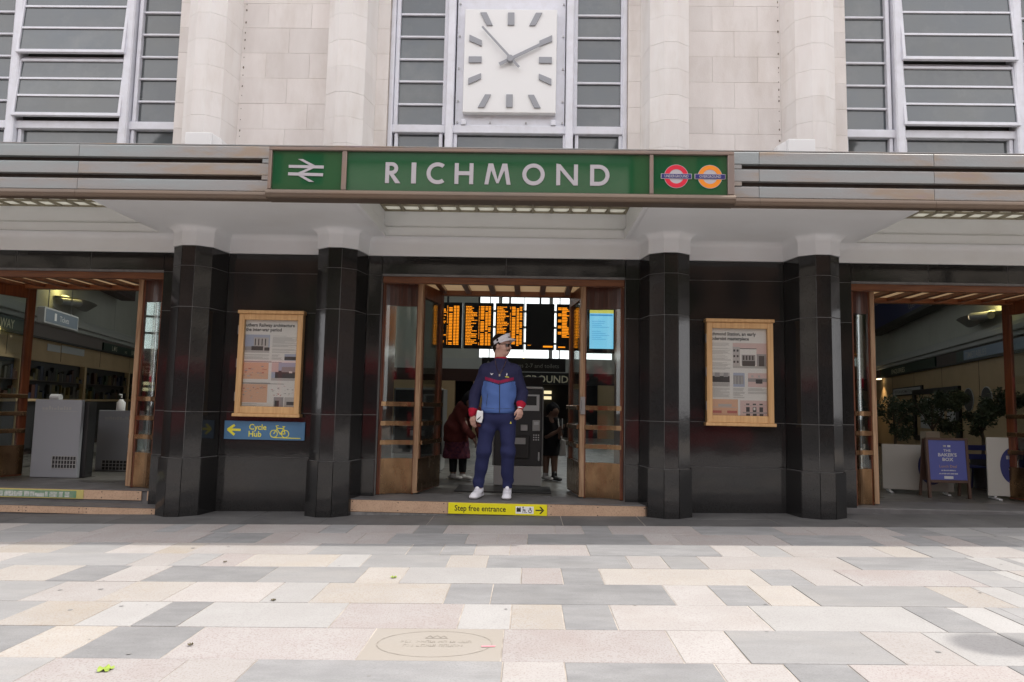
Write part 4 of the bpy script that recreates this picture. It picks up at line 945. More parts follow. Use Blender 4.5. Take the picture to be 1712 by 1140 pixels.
# hanging tickets light box
tk = empty('hanging_sign', (-7.0, 2.7, 2.13), 'grey framed Tickets sign hanging over the left kiosk', 'sign'); P('tk_face', (.13, .17, .22), .3)
mb = MB(); mb.T = WM(-1); mb.cbox(2.07 * K, 3.40 * K, .90, 1.0, 2.13, 2.37, c=.006); mb.build('case', M['lightgrey'], tk)
mb = MB(); mb.T = WM(-1); mb.box(2.11 * K, 3.36 * K, 1.0005, 1.004, 2.155, 2.345); mb.build('face', M['tk_face'], tk)
t = MB(); wtext(t, -1, 'Tickets', .125, 2.62, 1.0055, 2.205, xs=1.05); mb2 = MB(); mb2.T = WM(-1); mb2.box(2.42 * K, 2.50 * K, 1.0041, 1.005, 2.195, 2.31); t.build('lettering', M['whitep'], tk); mb2.build('symbol', M['whitep'], tk)
mb = MB(); mb.T = WM(-1)
for y in (2.3, 3.2): mb.tube([(y * K, .95, 2.37), (y * K, .95, HZ)], .008, 6)
mb.build('hanger', M['metal'], tk)
# small papers on the beige header
for i, (y0, y1, z0, z1) in enumerate(((4.75, 5.35, 1.87, 2.0), (5.4, 6.6, 1.88, 2.02))):
    o = wb(-1, y0, y1, .0605, .066, z0, z1).build('notice', M['lightgrey'], None)
    setp(o, 'pale paper notice on the beige kiosk header, %s' % ('nearer the entrance' if i == 0 else 'wide one nearer the green sign'), 'notice', 'paper notices on the kiosk header')
# uplighter bowls on both side walls, lit
P('bowl', (.20, .20, .19), .5)
M['uplamp'] = pmat('uplighter_lamp', (.9, .85, .4), .5, emit=(1.0, .88, .30), estr=1.1)
def uplighter(sg, y, z, lb, e=3.2):
    u = empty('uplighter', WM(sg) @ Vector((y * K, .3, z)), lb, 'lamp', 'wall uplighters in the concourse'); mb = MB(); mb.T = WM(sg)
    V = []; F = []; n = 10
    for i in range(n + 1):
        a = -1 + 2 * i / n; hh = .16 * (1 - a * a) + .02
        V += [(y * K + a * .85, .02, z), (y * K + a * .85, .02 + .38 * math.sqrt(max(0, 1 - a * a)) + .02, z), (y * K + a * .85, .02 + .2 * math.sqrt(max(0, 1 - a * a)), z - hh)]
    for i in range(n):
        for j, k_ in ((1, 2), (2, 0)): F.append((3 * i + j, 3 * i + 3 + j, 3 * i + 3 + k_, 3 * i + k_))
    mb.add(V, F); mb.build('bowl', M['bowl'], u, recalc=False)
    mb = MB(); mb.T = WM(sg); mb.box(y * K - .72, y * K - .45, .10, .16, z + .005, z + .03); mb.build('lamp', M['uplamp'], u)
    l = bpy.data.lights.new('uplighter_light', 'POINT'); l.energy = e; l.color = (1.0, .85, .30); l.shadow_soft_size = .08
    lo = bpy.data.objects.new('uplighter_light', l); COL.objects.link(lo); lo.parent = u; lo.location = (WM(sg) @ Vector((y * K - .70, .26, z + .16))) - WL[u]
uplighter(-1, 5.8, 2.93, 'glowing wall uplighter bowl on the left concourse wall'); uplighter(1, 5.1, 2.84, 'glowing wall uplighter bowl on the right concourse wall')
# spotlight on the left wall, small lamps
sp = empty('spotlight', WM(-1) @ Vector((5.0 * K, .3, 2.8)), 'small white wall spotlight with lit warm end above the Tickets sign', 'lamp')
mb = MB(); p0, p1 = WM(-1) @ Vector((4.75 * K, .2, 2.79)), WM(-1) @ Vector((5.3 * K, .34, 2.84)); mb.tube([p0, p1], .07, 12); mb.build('barrel', M['grey'], sp)
M['warmlamp'] = pmat('warm_lamp', (1, .8, .55), .5, emit=(1.0, .78, .45), estr=1.6)
mb = MB(); d_ = (p1 - p0).normalized(); mb.tube([p1 + d_ * .002, p1 + d_ * .02], .055, 12); mb.build('lens', M['warmlamp'], sp)
sp = empty('spotlight', WM(1) @ Vector((4.75 * K, .3, 2.8)), 'small wall spotlight with lit warm end beside the right uplighter', 'lamp')
mb = MB(); p0, p1 = WM(1) @ Vector((4.3 * K, .2, 2.77)), WM(1) @ Vector((4.75 * K, .34, 2.80)); mb.tube([p0, p1], .07, 12); mb.build('barrel', M['grey'], sp)
mb = MB(); d_ = (p1 - p0).normalized(); mb.tube([p1 + d_ * .002, p1 + d_ * .02], .06, 12); mb.build('lens', M['warmlamp'], sp)
# big hoardings hung on the side walls
for sg, y0, y1, z0, mt, lb in ((-1, 5.6, 8.6, 3.36, 'maroon_board', 'dark maroon hoarding box high on the left concourse wall'), (1, 4.4, 13.0, 3.32, 'ink', 'black advertising hoarding high on the right concourse wall')):
    hb = empty('hoarding', WM(sg) @ Vector((y0 * K + .5, .6, z0)), lb, 'hoarding'); mb = MB(); mb.T = WM(sg); mb.cbox(y0 * K, y1 * K, .10, .42, z0, z0 + 1.6, c=.01); mb.build('box', M[mt], hb)
    mb = MB(); mb.T = WM(sg); mb.box(y0 * K + .06, y1 * K - .06, .422, .426, z0 + .10, z0 + 1.5); mb.build('face', M['navy'] if sg > 0 else M['hall_brown'], hb)
    if sg > 0:
        t = MB(); wtext(t, 1, 'ruse', .36, 12.2, .428, z0 + .75, m=0); wtext(t, 1, 'Open', .26, 8.6, .428, z0 + .16, m=0); t.build('lettering', M['dimtext'], hb)
# right wall signs and notices
s3 = empty('fascia_sign', WM(1) @ Vector((10 * K, .1, 2.09)), 'dark green ENQUIRIES fascia sign on the right concourse wall', 'sign')
wb(1, 7.8, 13.0, .101, .135, 2.09, 2.30).build('sign_board', M['sign_green'], s3)
t = MB(); wtext(t, 1, 'ENQUIRIES', .175, 11.75, .1365, 2.115, bold=.001, xs=1.72); t.build('lettering', M['gold'], s3)
s4 = empty('fascia_sign', WM(1) @ Vector((5 * K, .1, 2.09)), 'pale TIMETABLES fascia sign near the right door', 'sign'); P('tt_blue', (.22, .30, .42), .3)
wb(1, 2.6, 6.4, .101, .13, 2.09, 2.29).build('sign_board', M['sign_green'], s4); wb(1, 3.0, 5.95, .1305, .134, 2.10, 2.285).build('face', M['tt_blue'], s4)
t = MB(); wtext(t, 1, 'TIMETABLES', .17, 5.88, .1355, 2.125, bold=.001, xs=1.25); t.build('lettering', M['lightgrey'], s4)
s5 = empty('wall_sign', WM(1) @ Vector((10.4 * K, .1, 1.5)), 'framed white VISITOR INFORMATION board under the ENQUIRIES sign', 'sign')
wb(1, 9.0, 11.85, .0605, .10, 1.50, 1.72, .006).build('frame', M['ink'], s5); wb(1, 9.12, 11.75, .1005, .104, 1.53, 1.69).build('face', M['lightgrey'], s5)
t = MB(); wtext(t, 1, 'VISITOR INFORMATION', .11, 11.62, .105, 1.57, xs=1.55, bold=.001); t.build('lettering', M['ink'], s5)
nb = empty('notice_board', WM(1) @ Vector((8 * K, .1, .6)), 'large dark framed notice board behind the olive trees', 'notice board')
for b_ in ((6.4, 6.62, .4, 1.62), (9.6, 9.8, .4, 1.62)): wb(1, b_[0], b_[1], .0605, .12, b_[2], b_[3], .008).build('frame', M['ink'], nb)
for z in (.4, 1.50): wb(1, 6.621, 9.599, .0605, .12, z, z + .12, .008).build('frame', M['ink'], nb)
wb(1, 6.621, 9.599, .0605, .07, .52, 1.50).build('backing', M['hall_beige'], nb)
for (a, b, c_, d) in ((6.75, 7.3, 1.15, 1.42), (6.75, 7.3, .80, 1.10), (7.5, 8.2, .9, 1.42), (8.4, 9.3, .7, 1.4)): wb(1, a, b, .0705, .073, c_, d).build('sheet', M['lightgrey'], nb)
for i, (y, lb) in enumerate(((5.98, 'oval black wall plaque beside the notice board'), (5.05, 'oval black wall plaque nearest the right door'))):
    pq = empty('plaque', WM(1) @ Vector((y * K, .08, 1.1)), lb, 'plaque', 'oval plaques on the right wall')
    for r_, n_, mt in ((1.0, .075, 'lightgrey'), (.94, .078, 'ink')):
        V = [(y * K + .28 * r_ * math.cos(2 * math.pi * q / 28), n_, 1.33 + .23 * r_ * math.sin(2 * math.pi * q / 28)) for q in range(28)]
        mb = MB(); mb.T = WM(1); mb.add(V + [(a, .061, c_) for a, b, c_ in V], [tuple(range(28))] + [(q, (q + 1) % 28, 28 + (q + 1) % 28, 28 + q) for q in range(28)]); mb.build('rim' if r_ == 1 else 'face', M[mt], pq)
dl = empty('downlight', WM(1) @ Vector((13.0 * K, .4, 2.0)), 'small warm downlight under the fascia at the far right', 'lamp')
mb = MB(); mb.T = WM(1); mb.box(12.9 * K, 13.2 * K, .14, .24, 2.02, 2.05); mb.build('fitting', M['warmlamp'], dl)
l = bpy.data.lights.new('downlight_light', 'SPOT'); l.energy = 14; l.color = (1, .72, .38); l.spot_size = rad(110); l.spot_blend = .8
lo = bpy.data.objects.new('downlight_light', l); COL.objects.link(lo); lo.parent = dl; lo.location = (WM(1) @ Vector((13.05 * K, .3, 2.0))) - WL[dl]

# back wall with tall windows towards the platforms
bw = empty('back_wall', (0, HY, 0), parent=ST)
WINS = [(-5.5, -4.12), (-1.39, 3.10), (4.3, 5.6)]; z0, z1 = 2.55, 5.2; xs = [-hx(HY)] + [q for w in WINS for q in w] + [hx(HY)]
for i in range(0, len(xs), 2): MB().box(xs[i], xs[i + 1], HY, HY + .3, 2.55, HZ).build('pier', M['hall_wall'], bw)
MB().box(-hx(HY), hx(HY), HY, HY + .3, 2.2, 2.5495).build('apron', M['hall_cornice'], bw)
for a, b in WINS: MB().box(a, b, HY, HY + .3, z1, HZ).build('head', M['hall_wall'], bw)
for a, b in WINS:
    n = 3 if b - a > 2 else 1
    wf = MB(); 
    if n == 3: vx = [a, -.66, 1.02, b]
    else: vx = [a, b]
    for i, x in enumerate(vx): wf.box(x - .06, x + .06, HY + .02, HY + .12, z0, z1)
    for j in range(6): wf.box(a, b, HY + .03, HY + .11, z0 + (z1 - z0) * j / 5 - .035, z0 + (z1 - z0) * j / 5 + .035)
    wf.build('window_frame', M['hall_cornice'], bw); MB().box(a, b, HY + .06, HY + .07, z0, z1).build('window_glass', M['glass'], bw)
MB().box(-hx(HY), -1.2, HY, HY + .3, 1.80, 2.20).build('maroon_band', M['maroon_board'], bw)
MB().box(-hx(HY), -2.1, HY, HY + .3, 0, 1.80).build('panelling', M['hall_beige'], bw)
MB().box(-1.5, -.6, HY, HY + .3, 0, 1.80).build('panelling', M['hall_beige'], bw)
MB().box(-1.2, hx(HY), HY, HY + .3, 2.12, 2.20).build('lintel', M['hall_cornice'], bw)
MB().box(-1.2, hx(HY), HY, HY + .3, 1.74, 2.1195).build('underground_board', M['ink'], bw)
t = MB(); t.text('UNDERGROUND', .33, 1.62, HY - .004, 1.80, align='RIGHT', bold=.004, xs=1.0); t.build('lettering', M['gold'], bw)
MB().box(2.6, hx(HY), HY, HY + .3, 0, 1.74).build('panelling', M['hall_beige'], bw)
MB().box(-hx(HY), hx(HY), HY + 2.5, HY + 2.7, -.1, 2.1).build('platform_wall', M['darkgrey'], bw)
M['tube_lamp'] = pmat('platform_lamp', (.9, .8, .5), .5, emit=(1.0, .85, .5), estr=.55)
for z in (1.47, 1.27): MB().box(.80, 1.15, HY + 2.3, HY + 2.35, z, z + .11).build('platform_lamp', M['tube_lamp'], bw)
MB().box(-hx(HY), hx(HY), HY + .3, HY + 2.7, 2.08, 2.15).build('platform_roof', M['darkgrey'], bw)

# departure boards
M['led'] = pmat('amber_led', (.9, .35, .02), .5, emit=(1.0, .30, .012), estr=0.62)
M['board'] = pmat('board_black', (0.010, 0.010, 0.011), 0.4)
DY = 6.0; rl = random.Random(3)
edges = [-2.27, -1.655, -1.02, -.395, .215, .825, 1.435]
lbs = ['departure board partly hidden by the left door, full of amber rows', 'departure board second from the left, full of amber rows', 'departure board of amber rows left of the man', 'departure board directly behind the man in the visor', 'blank black departure board right of the man', 'departure board of amber rows beside the right door']
for i in range(1, 6):
    a, b = edges[i], edges[i + 1]
    d = empty('departure_board', ((a + b) / 2, DY, 2.16), lbs[i], 'departure board', 'row of hanging departure boards')
    gp = .022
    MB().cbox(a + gp, b - gp, DY, DY + .14, 2.155, 3.075, c=.006).build('case', M['board'], d)
    MB().box((a + b) / 2 - .02, (a + b) / 2 + .02, DY + .05, DY + .09, 3.076, HZ).build('hanger', M['darkgrey'], d)
    t = MB(); n = 26; W_ = b - a - .08; x0 = a + .04
    if i == 4:
        t.box(x0 + .33, x0 + W_ - .01, DY - .003, DY - .0005, 2.20, 2.232); t.box(x0 + .02, x0 + .09, DY - .003, DY - .0005, 2.235, 2.243)
    else:
        for r_ in range(n):
            z = 2.985 - r_ * .0305; hh = .0185
            if i == 5:
                if r_ > 19: continue
                if r_ % 4 < 2: t.box(x0 + .01, x0 + .08, DY - .003, DY - .0005, z, z + hh)
                t.box(x0 + .09, x0 + rl.uniform(.18, .24), DY - .003, DY - .0005, z, z + hh); t.box(x0 + .25, x0 + .33, DY - .003, DY - .0005, z, z + hh)
                t.box(x0 + .36, x0 + rl.uniform(.42, .50), DY - .003, DY - .0005, z, z + hh); continue
            x = x0 + .015; e_ = x + rl.uniform(.10, .245)
            while x < e_:
                w_ = rl.uniform(.012, .05); t.box(x, min(x + w_, e_), DY - .003, DY - .0005, z, z + hh * rl.uniform(.8, 1)); x += w_ + .006
            if rl.random() < .8: t.box(x0 + .275, x0 + .287, DY - .003, DY - .0005, z, z + hh)
            for (u, w_) in ((.31, .075), (.405, .05), (.465, .05)):
                if rl.random() < .93: t.box(x0 + u, x0 + u + w_ * rl.uniform(.9, 1), DY - .003, DY - .0005, z, z + hh)
        if i == 5: t.box(x0 + .02, x0 + .16, DY - .003, DY - .0005, 2.2, 2.222)
    t.build('led_rows', M['led'], d, kind='stuff')
# hanging platform sign
ps = empty('hanging_sign', (.19, 8, 1.81), 'black hanging sign reading Platforms 2-7 and toilets', 'sign')
MB().cbox(-.76, 1.145, 8, 8.06, 1.81, 2.118, c=.006).build('sign_board', M['ink'], ps)
t = MB(); t.text('Platforms 2-7 and toilets', .135, 1.00, 7.996, 1.90, align='RIGHT', xs=.98); t.build('lettering', M['dimtext'], ps); t = MB(); t.prism_y([(-.66, 1.98), (-.61, 2.04), (-.56, 1.98), (-.60, 1.98), (-.60, 1.89), (-.62, 1.89), (-.62, 1.98)], 7.995, 7.999); t.build('arrow', M['dimtext'], ps)
hg = MB()
for x in (-.6, 1.0): hg.tube([(x, 8.03, 2.118), (x, 8.03, HZ)], .012, 6)
hg.build('hanger', M['darkgrey'], ps)
gl = empty('globe_lamp', (.19, 7, 2.06), 'small glowing yellow globe lamp below the blank departure board', 'lamp')
M['globe'] = pmat('globe_lamp_glass', (1, .9, .5), .5, emit=(1.0, .86, .40), estr=2.2)
mb = MB(); mb.lathe([(.01, -.055), (.04, -.042), (.055, 0), (.04, .042), (.01, .055)], (.197, 7, 2.105), 14); mb.build('globe', M['globe'], gl, smooth=True)
mb = MB(); mb.tube([(.197, 7, 2.16), (.197, 7, HZ)], .007, 6); mb.build('rod', M['darkgrey'], gl)
# blue and yellow information screen
sc = empty('information_screen', (1.95, 8, 2.3), 'tall pale blue information screen with a yellow top strip', 'screen')
M['scr_b'] = pmat('screen_blue', (.1, .3, .5), .3, emit=(.16, .43, .60), estr=.75); M['scr_y'] = pmat('screen_yellow', (.5, .5, .1), .3, emit=(.50, .47, .10), estr=.6); M['scr_d'] = pmat('screen_ink', (.05, .2, .4), .3, emit=(.04, .22, .50), estr=.6)
MB().cbox(1.62, 2.36, 8.0, 8.12, 2.26, 3.32, c=.01).build('case', M['board'], sc); MB().box(1.68, 2.22, 7.992, 7.999, 2.36, 3.17).build('face', M['scr_b'], sc); MB().box(1.68, 2.22, 7.992, 7.999, 3.171, 3.25).build('top_strip', M['scr_y'], sc)
t = MB(); t.box(1.69, 2.20, 7.99, 7.9915, 3.11, 3.145); rr = random.Random(9)
for i in range(9): t.box(1.73, 1.73 + rr.uniform(.2, .42), 7.99, 7.9915, 2.98 - i * .045 - (.05 if i > 3 else 0), 2.99 - i * .045 - (.05 if i > 3 else 0))
t.build('screen_text', M['scr_d'], sc); MB().tube([(1.95, 8.06, 3.32), (1.95, 8.06, HZ)], .015, 6).build('hanger', M['darkgrey'], sc)

# ticket machines
P('trim_grey', (.12, .12, .12), .5)
def machine(x0, x1, y, lb, z1=1.26):
    m_ = empty('ticket_machine', ((x0 + x1) / 2, y, FZ), lb, 'ticket machine'); w_ = x1 - x0
    MB().cbox(x0, x1, y, y + .5, .27, z1, c=.008).build('body', M['darkgrey'], m_); MB().cbox(x0 - .003, x1 + .003, y - .006, y + .5, FZ, .269, c=.006).build('plinth', M['grey'], m_)
    for q in (x0 - .02, x1): MB().cbox(q, q + .02, y - .02, y + .5, .271, z1 + .02, c=.004).build('side_trim', M['trim_grey'], m_)
    MB().cbox(x0, x1, y - .02, y + .1, z1 + .0005, z1 + .03, c=.004).build('top_trim', M['grey'], m_)
    MB().box(x0 + w_ * .60, x0 + w_ * .94, y - .004, y - .0005, .98, 1.19).build('notice', M['lightgrey'], m_)
    t = MB(); t.box(x0 + w_ * .66, x0 + w_ * .88, y - .006, y - .0045, 1.05, 1.17); t.build('notice_print', M['darkgrey'], m_)
    MB().cbox(x0 + w_ * .08, x0 + w_ * .52, y - .012, y - .0005, .88, 1.20, c=.004).build('screen', M['board'], m_)
    MB().cbox(x0 + w_ * .80, x0 + w_ * .96, y - .03, y - .0005, .72, .86, c=.006).build('card_reader', M['grey'], m_); MB().box(x0 + w_ * .83, x0 + w_ * .93, y - .033, y - .0305, .80, .84).build('reader_display', M['lightgrey'], m_)
    MB().cbox(x0 + w_ * .55, x0 + w_ * .70, y - .02, y - .0005, .72, .80, c=.004).build('coin_slot', M['metal'], m_)
    MB().cbox(x0 + w_ * .30, x0 + w_ * .74, y - .03, y - .0005, .37, .66, c=.006).build('ticket_tray', M['black'], m_); MB().box(x0 + w_ * .34, x0 + w_ * .66, y - .034, y - .0305, .55, .63).build('tray_flap', M['grey'], m_)
    t = MB()
    for i in range(3):
        for j in range(3): t.box(x0 + w_ * .82 + i * .03, x0 + w_ * .82 + i * .03 + .016, y - .01, y - .0005, .60 + j * .03, .616 + j * .03)
    t.build('keypad', M['lightgrey'], m_); MB().cbox(x0 + w_ * .93, x0 + w_ * .96, y - .012, y - .0005, .34, .45, c=.003).build('lock_handle', M['lightgrey'], m_)
machine(-.12, .49, 1.30, 'tall dark ticket machine with a pale plinth behind the man')
machine(-1.75, -1.02, 3.0, 'dark ticket machine behind the bending woman', 1.25)
kb = empty('information_kiosk', (.40, 6.2, FZ), 'dark upright kiosk box further back behind the ticket machine', 'kiosk'); MB().cbox(.20, .60, 6.1, 6.5, FZ, 1.62, c=.01).build('cabinet', M['black'], kb); MB().box(-.28, .16, 6.08, 6.14, 1.44, 1.66).build('sign_panel', M['hall_brown'], kb); MB().box(.16, .205, 6.1, 6.14, 1.50, 1.60).build('sign_arm', M['black'], kb); MB().box(-.27, .15, 6.074, 6.0795, 1.445, 1.46).build('sign_edge', M['hall_beige'], kb)
mat_ = MB().cbox(-.55, .60, .55, 1.15, FZ - .003, FZ + .012, c=.004).build('door_mat', M['ink']); setp(mat_, 'dark door mat on the floor just inside the centre doors', 'mat')

# left stand-alone white counters
for (x0, x1, y, z1, g, lb) in ((-5.965, -5.36, .98, 1.0, (.28, .585, .14, .29), 'white counter panel with a grille, nearest the left entrance'), (-5.71, -5.08, 1.90, .86, (.10, .50, .035, .17), 'lower white counter panel with a hand sanitiser bottle on top')):
    c_ = empty('counter', ((x0 + x1) / 2, y, FZ), lb, 'counter'); P('cw%d' % int(z1 * 100), (.26, .27, .295), .5)
    MB().cbox(x0, x1, y, y + .06, FZ, z1, c=.006).build('cabinet', M['cw%d' % int(z1 * 100)], c_)
    MB().box(x0 + g[0], x0 + g[1], y - .004, y - .0005, g[2], g[3]).build('grille_recess', M['ink'], c_)
    t = MB(); nx = 8
    for i in range(nx + 1): q = x0 + g[0] + (g[1] - g[0]) * i / nx; t.box(q - .004, q + .004, y - .008, y - .0045, g[2], g[3])
    for i in range(4): q = g[2] + (g[3] - g[2]) * i / 3; t.box(x0 + g[0], x0 + g[1], y - .0075, y - .0048, q - .004, q + .004)
    t.build('grille', M['grey'], c_); MB().cbox(x0 + .04, x1 + .06, y + .061, y + .22, FZ, z1 - .02, c=.006).build('carcass', M['black'], c_)
    t = MB(); rr = random.Random(int(z1 * 50)); x = x0 + .10
    while x < x1 - .12: w_ = rr.uniform(.015, .04); t.box(x, x + w_, y - .003, y - .0005, z1 - .13, z1 - .13 + rr.uniform(.02, .05)); x += w_ + .012
    t.box(x0 + .1, x1 - .05, y - .0028, y - .0005, z1 - .15, z1 - .145); t.build('panel_print', M['grey'], c_)
bt = empty('sanitiser_bottle', (-5.52, 2.1, .84), 'white pump bottle on the lower white counter', 'bottle'); mb = MB(); mb.lathe([(.055, 0), (.058, .01), (.058, .13), (.03, .16), (.025, .175)], (-5.52, 2.1, .841), 16); mb.build('bottle', M['whitep'], bt, smooth=True)
mb = MB(); mb.tube([(-5.52, 2.1, 1.037), (-5.52, 2.1, 1.08), (-5.52, 2.05, 1.085)], .011, 8); mb.build('pump', M['whitep'], bt)
for (x, z, lb) in ((-5.80, 1.001, 'white paper roll on the tall counter by the door post'),):
    pr_ = MB(); pr_.tube([(x - .07, 1.14, z + .025), (x + .05, 1.14, z + .025)], .044, 16); setp(pr_.build('paper_roll', M['lightgrey']), lb, 'paper roll')

# cafe barriers, pavement board, table and olive trees on the right
M['barrier'] = pmat('barrier_white', (.42, .41, .38), .6)
def rotbox(p, q, y_th, z0, z1, c=.004):
    P_, Q_ = Vector((p[0], p[1], 0)), Vector((q[0], q[1], 0)); u = (Q_ - P_); L_ = u.length; u.normalize(); n = Vector((-u.y, u.x, 0))
    return Matrix(((u.x, n.x, 0, P_.x), (u.y, n.y, 0, P_.y), (0, 0, 1, 0), (0, 0, 0, 1))), L_, math.atan2(u.y, u.x)
for p, q, z1, lb in (((4.98, 1.60), (5.75, 1.35), .64, 'white cafe barrier panel behind the blue menu board'), ((5.98, 1.05), (6.75, .92), .775, 'white cafe barrier panel nearest the right door post')):
    A, L_, an = rotbox(p, q, .02, .06, z1); br = empty('cafe_barrier', ((p[0] + q[0]) / 2, (p[1] + q[1]) / 2, FZ), lb, 'barrier', 'white cafe barriers in the right entrance')
    mb = MB(); mb.T = A; mb.cbox(0, L_, -.012, .012, .06, z1, c=.004); mb.build('panel', M['barrier'], br)
    mb = MB(); mb.T = A; cxx = L_ * .70 if z1 < .7 else L_ * .38
    V = [(cxx + .155 * math.cos(2 * math.pi * k_ / 32), -.0135, (z1 + .06) / 2 + .015 + .225 * math.sin(2 * math.pi * k_ / 32)) for k_ in range(32)]; mb.add(V, [tuple(range(32))]); mb.build('emblem', M['navy'], br, recalc=False)
    t = MB(); t.T = A; rz_ = random.Random(6)
    for zf, xa_, hh_ in ((.66, .085, .042), (.54, .05, .018), (.49, .06, .018)):
        x_ = -xa_
        while x_ < xa_: w_ = hh_ * rz_.uniform(.5, .8); t.box(cxx + x_, cxx + x_ + w_ * .8, -.0155, -.0138, z1 * zf, z1 * zf + hh_); x_ += w_
    t.build('worn_lettering', M['dimtext'], br)
    for s_ in (.08, L_ - .08):
        mb = MB(); mb.T = A; mb.cbox(s_ - .02, s_ + .02, -.14, .14, FZ, FZ + .02, c=.004); mb.cbox(s_ - .012, s_ + .012, -.012, .012, FZ + .02, .0595, c=.002); mb.build('foot', M['lightgrey'], br)
ab = empty('menu_board', (5.5, 1.05, FZ), 'wooden A-board with a blue poster reading THE BAKERS BOX', 'sandwich board')
T_ = Matrix.Translation((5.5, 1.02, FZ)) @ Matrix.Rotation(rad(-3.5), 4, 'X')
P('darkwood', (.075, .04, .028), .5)
def tb(nm, mt, *b, c=.004):
    mb = MB(); mb.T = T_; mb.cbox(*b, c=c); return mb.build(nm, mt, ab)
for s_ in (-1, 1):
    a, b = sorted((s_ * .225, s_ * .258)); tb('leg', M['darkwood'], a, b, -.018, .018, 0, .735)
tb('rail', M['darkwood'], -.225, .225, -.017, .017, .705, .735); tb('rail', M['darkwood'], -.225, .225, -.017, .017, .185, .22)
M['poster_blue'] = pmat('menu_poster_blue', (.070, .085, .30), .45); tb('poster', M['poster_blue'], -.225, .225, -.008, .008, .2205, .7045, c=.001)
mb = MB(); mb.T = Matrix.Translation((5.5, 1.20, FZ)) @ Matrix.Rotation(rad(8), 4, 'X')
for s_ in (-1, 1): a, b = sorted((s_ * .225, s_ * .255)); mb.cbox(a, b, .02, .045, 0, .72, c=.003)
mb.cbox(-.225, .225, .02, .045, .20, .72, c=.003); mb.build('rear_frame', M['darkwood'], ab)
t = MB(); Ar = Matrix.Rotation(rad(-3.5), 4, 'X')
def at_(z): return T_ @ Vector((0, -.0095, z))
for s_, sz, z, b in (('THE', .042, .565, .0008), ("BAKER'S", .055, .508, .0015), ('BOX', .055, .452, .0015), ('HOT SAVOURIES', .020, .33, 0), ('CAKES AND SALADS', .020, .29, 0)):
    p_ = at_(z); t.text(s_, sz, p_.x, p_.y, p_.z, bold=b, xs=1.15, M=Ar)
t.T = T_; rz_ = random.Random(2)
for z_, xa_ in ((.33, .085), (.29, .115)):
    x_ = -xa_
    while x_ < xa_: w_ = rz_.uniform(.006, .012); t.box(x_, x_ + w_, -.0095, -.0082, z_, z_ + rz_.choice((.010, .014))); x_ += w_ + rz_.choice((.003, .003, .010))
t.box(-.055, .055, -.0095, -.0082, .235, .268); t.lathe([(.012, 0), (.02, .006), (.012, .012)], (-.03, -.0098, .63), 10); t.box(-.045, -.012, -.0095, -.0082, .622, .645); t.box(.008, .045, -.0095, -.0082, .622, .645); t.T = None
t.build('lettering', M['lightgrey'], ab)
t = MB(); p_ = at_(.372); t.text('Lunch Deal', .045, p_.x, p_.y, p_.z, xs=1.05, M=Ar); t.build('gold_lettering', pmat('menu_gold', (.42, .25, .10), .5), ab)
ch = empty('cafe_chair', (6.35, 2.1, FZ), 'navy metal cafe chair behind the barriers', 'chair')
for s_ in (0, 1):
    x = 6.16 + s_ * .42
    MB().tube([(x, 1.90, FZ), (x + .01, 1.93, .34), (x, 1.92, .60), (x + (.05 if not s_ else -.05), 1.92, .64)], .013, 8).build('front_leg', M['navy'], ch); MB().tube([(x, 2.32, FZ), (x, 2.28, .34)], .013, 8).build('rear_leg', M['navy'], ch)
MB().cbox(6.15, 6.59, 1.94, 2.30, .325, .345, c=.006).build('seat', M['navy'], ch)
for z in (.48, .60): MB().cbox(6.17, 6.57, 1.915, 1.928, z - .035, z + .035, c=.004).build('back_slat', M['navy'], ch)
# olive trees in planters
def leafmat():
    m, t, p = nt('olive_leaf'); g = t.nodes.new('ShaderNodeObjectInfo'); n = t.nodes.new('ShaderNodeTexNoise'); n.inputs['Scale'].default_value = 7
    gg = t.nodes.new('ShaderNodeNewGeometry'); t.links.new(gg.outputs['Position'], n.inputs['Vector']); r_ = t.nodes.new('ShaderNodeValToRGB')
    r_.color_ramp.elements[0].color = (.030, .055, .030, 1); r_.color_ramp.elements[1].color = (.085, .115, .060, 1); r_.color_ramp.elements[0].position = .35; r_.color_ramp.elements[1].position = .7
    t.links.new(n.outputs['Fac'], r_.inputs[0]); t.links.new(r_.outputs[0], p.inputs['Base Color']); p.inputs['Roughness'].default_value = .5; return m
M['leaf'] = leafmat(); P('bark', (.10, .08, .06), .9, var=(.07, .055, .04), scale=20); P('pot', (.055, .055, .06), .6); P('pot_pale', (.42, .36, .28), .7)
rt = random.Random(17)
def foliage(mb, c, rx, rz, n, size=.05):
    lumps = [(rt.gauss(0, rx * .5), rt.gauss(0, rx * .5), rt.gauss(0, rz * .45), rt.uniform(.25, .45)) for _ in range(11)]
    for _ in range(n):
        L_ = rt.choice(lumps); d = Vector((rt.gauss(0, 1), rt.gauss(0, 1), rt.gauss(0, 1))).normalized() * (rt.random() ** .5) * L_[3] * rx
        p = Vector(c) + Vector((L_[0] + d.x, L_[1] + d.y, L_[2] + d.z)); a = Vector((rt.gauss(0, 1), rt.gauss(0, 1), rt.gauss(0, .7))).normalized(); b = a.orthogonal().normalized(); b.rotate(Matrix.Rotation(rt.random() * 6.28, 3, a))
        l_ = size * rt.uniform(.7, 1.3); w_ = l_ * .22
        mb.add([tuple(p), tuple(p + a * l_ * .5 + b * w_), tuple(p + a * l_), tuple(p + a * l_ * .5 - b * w_)], [(0, 1, 2, 3)])
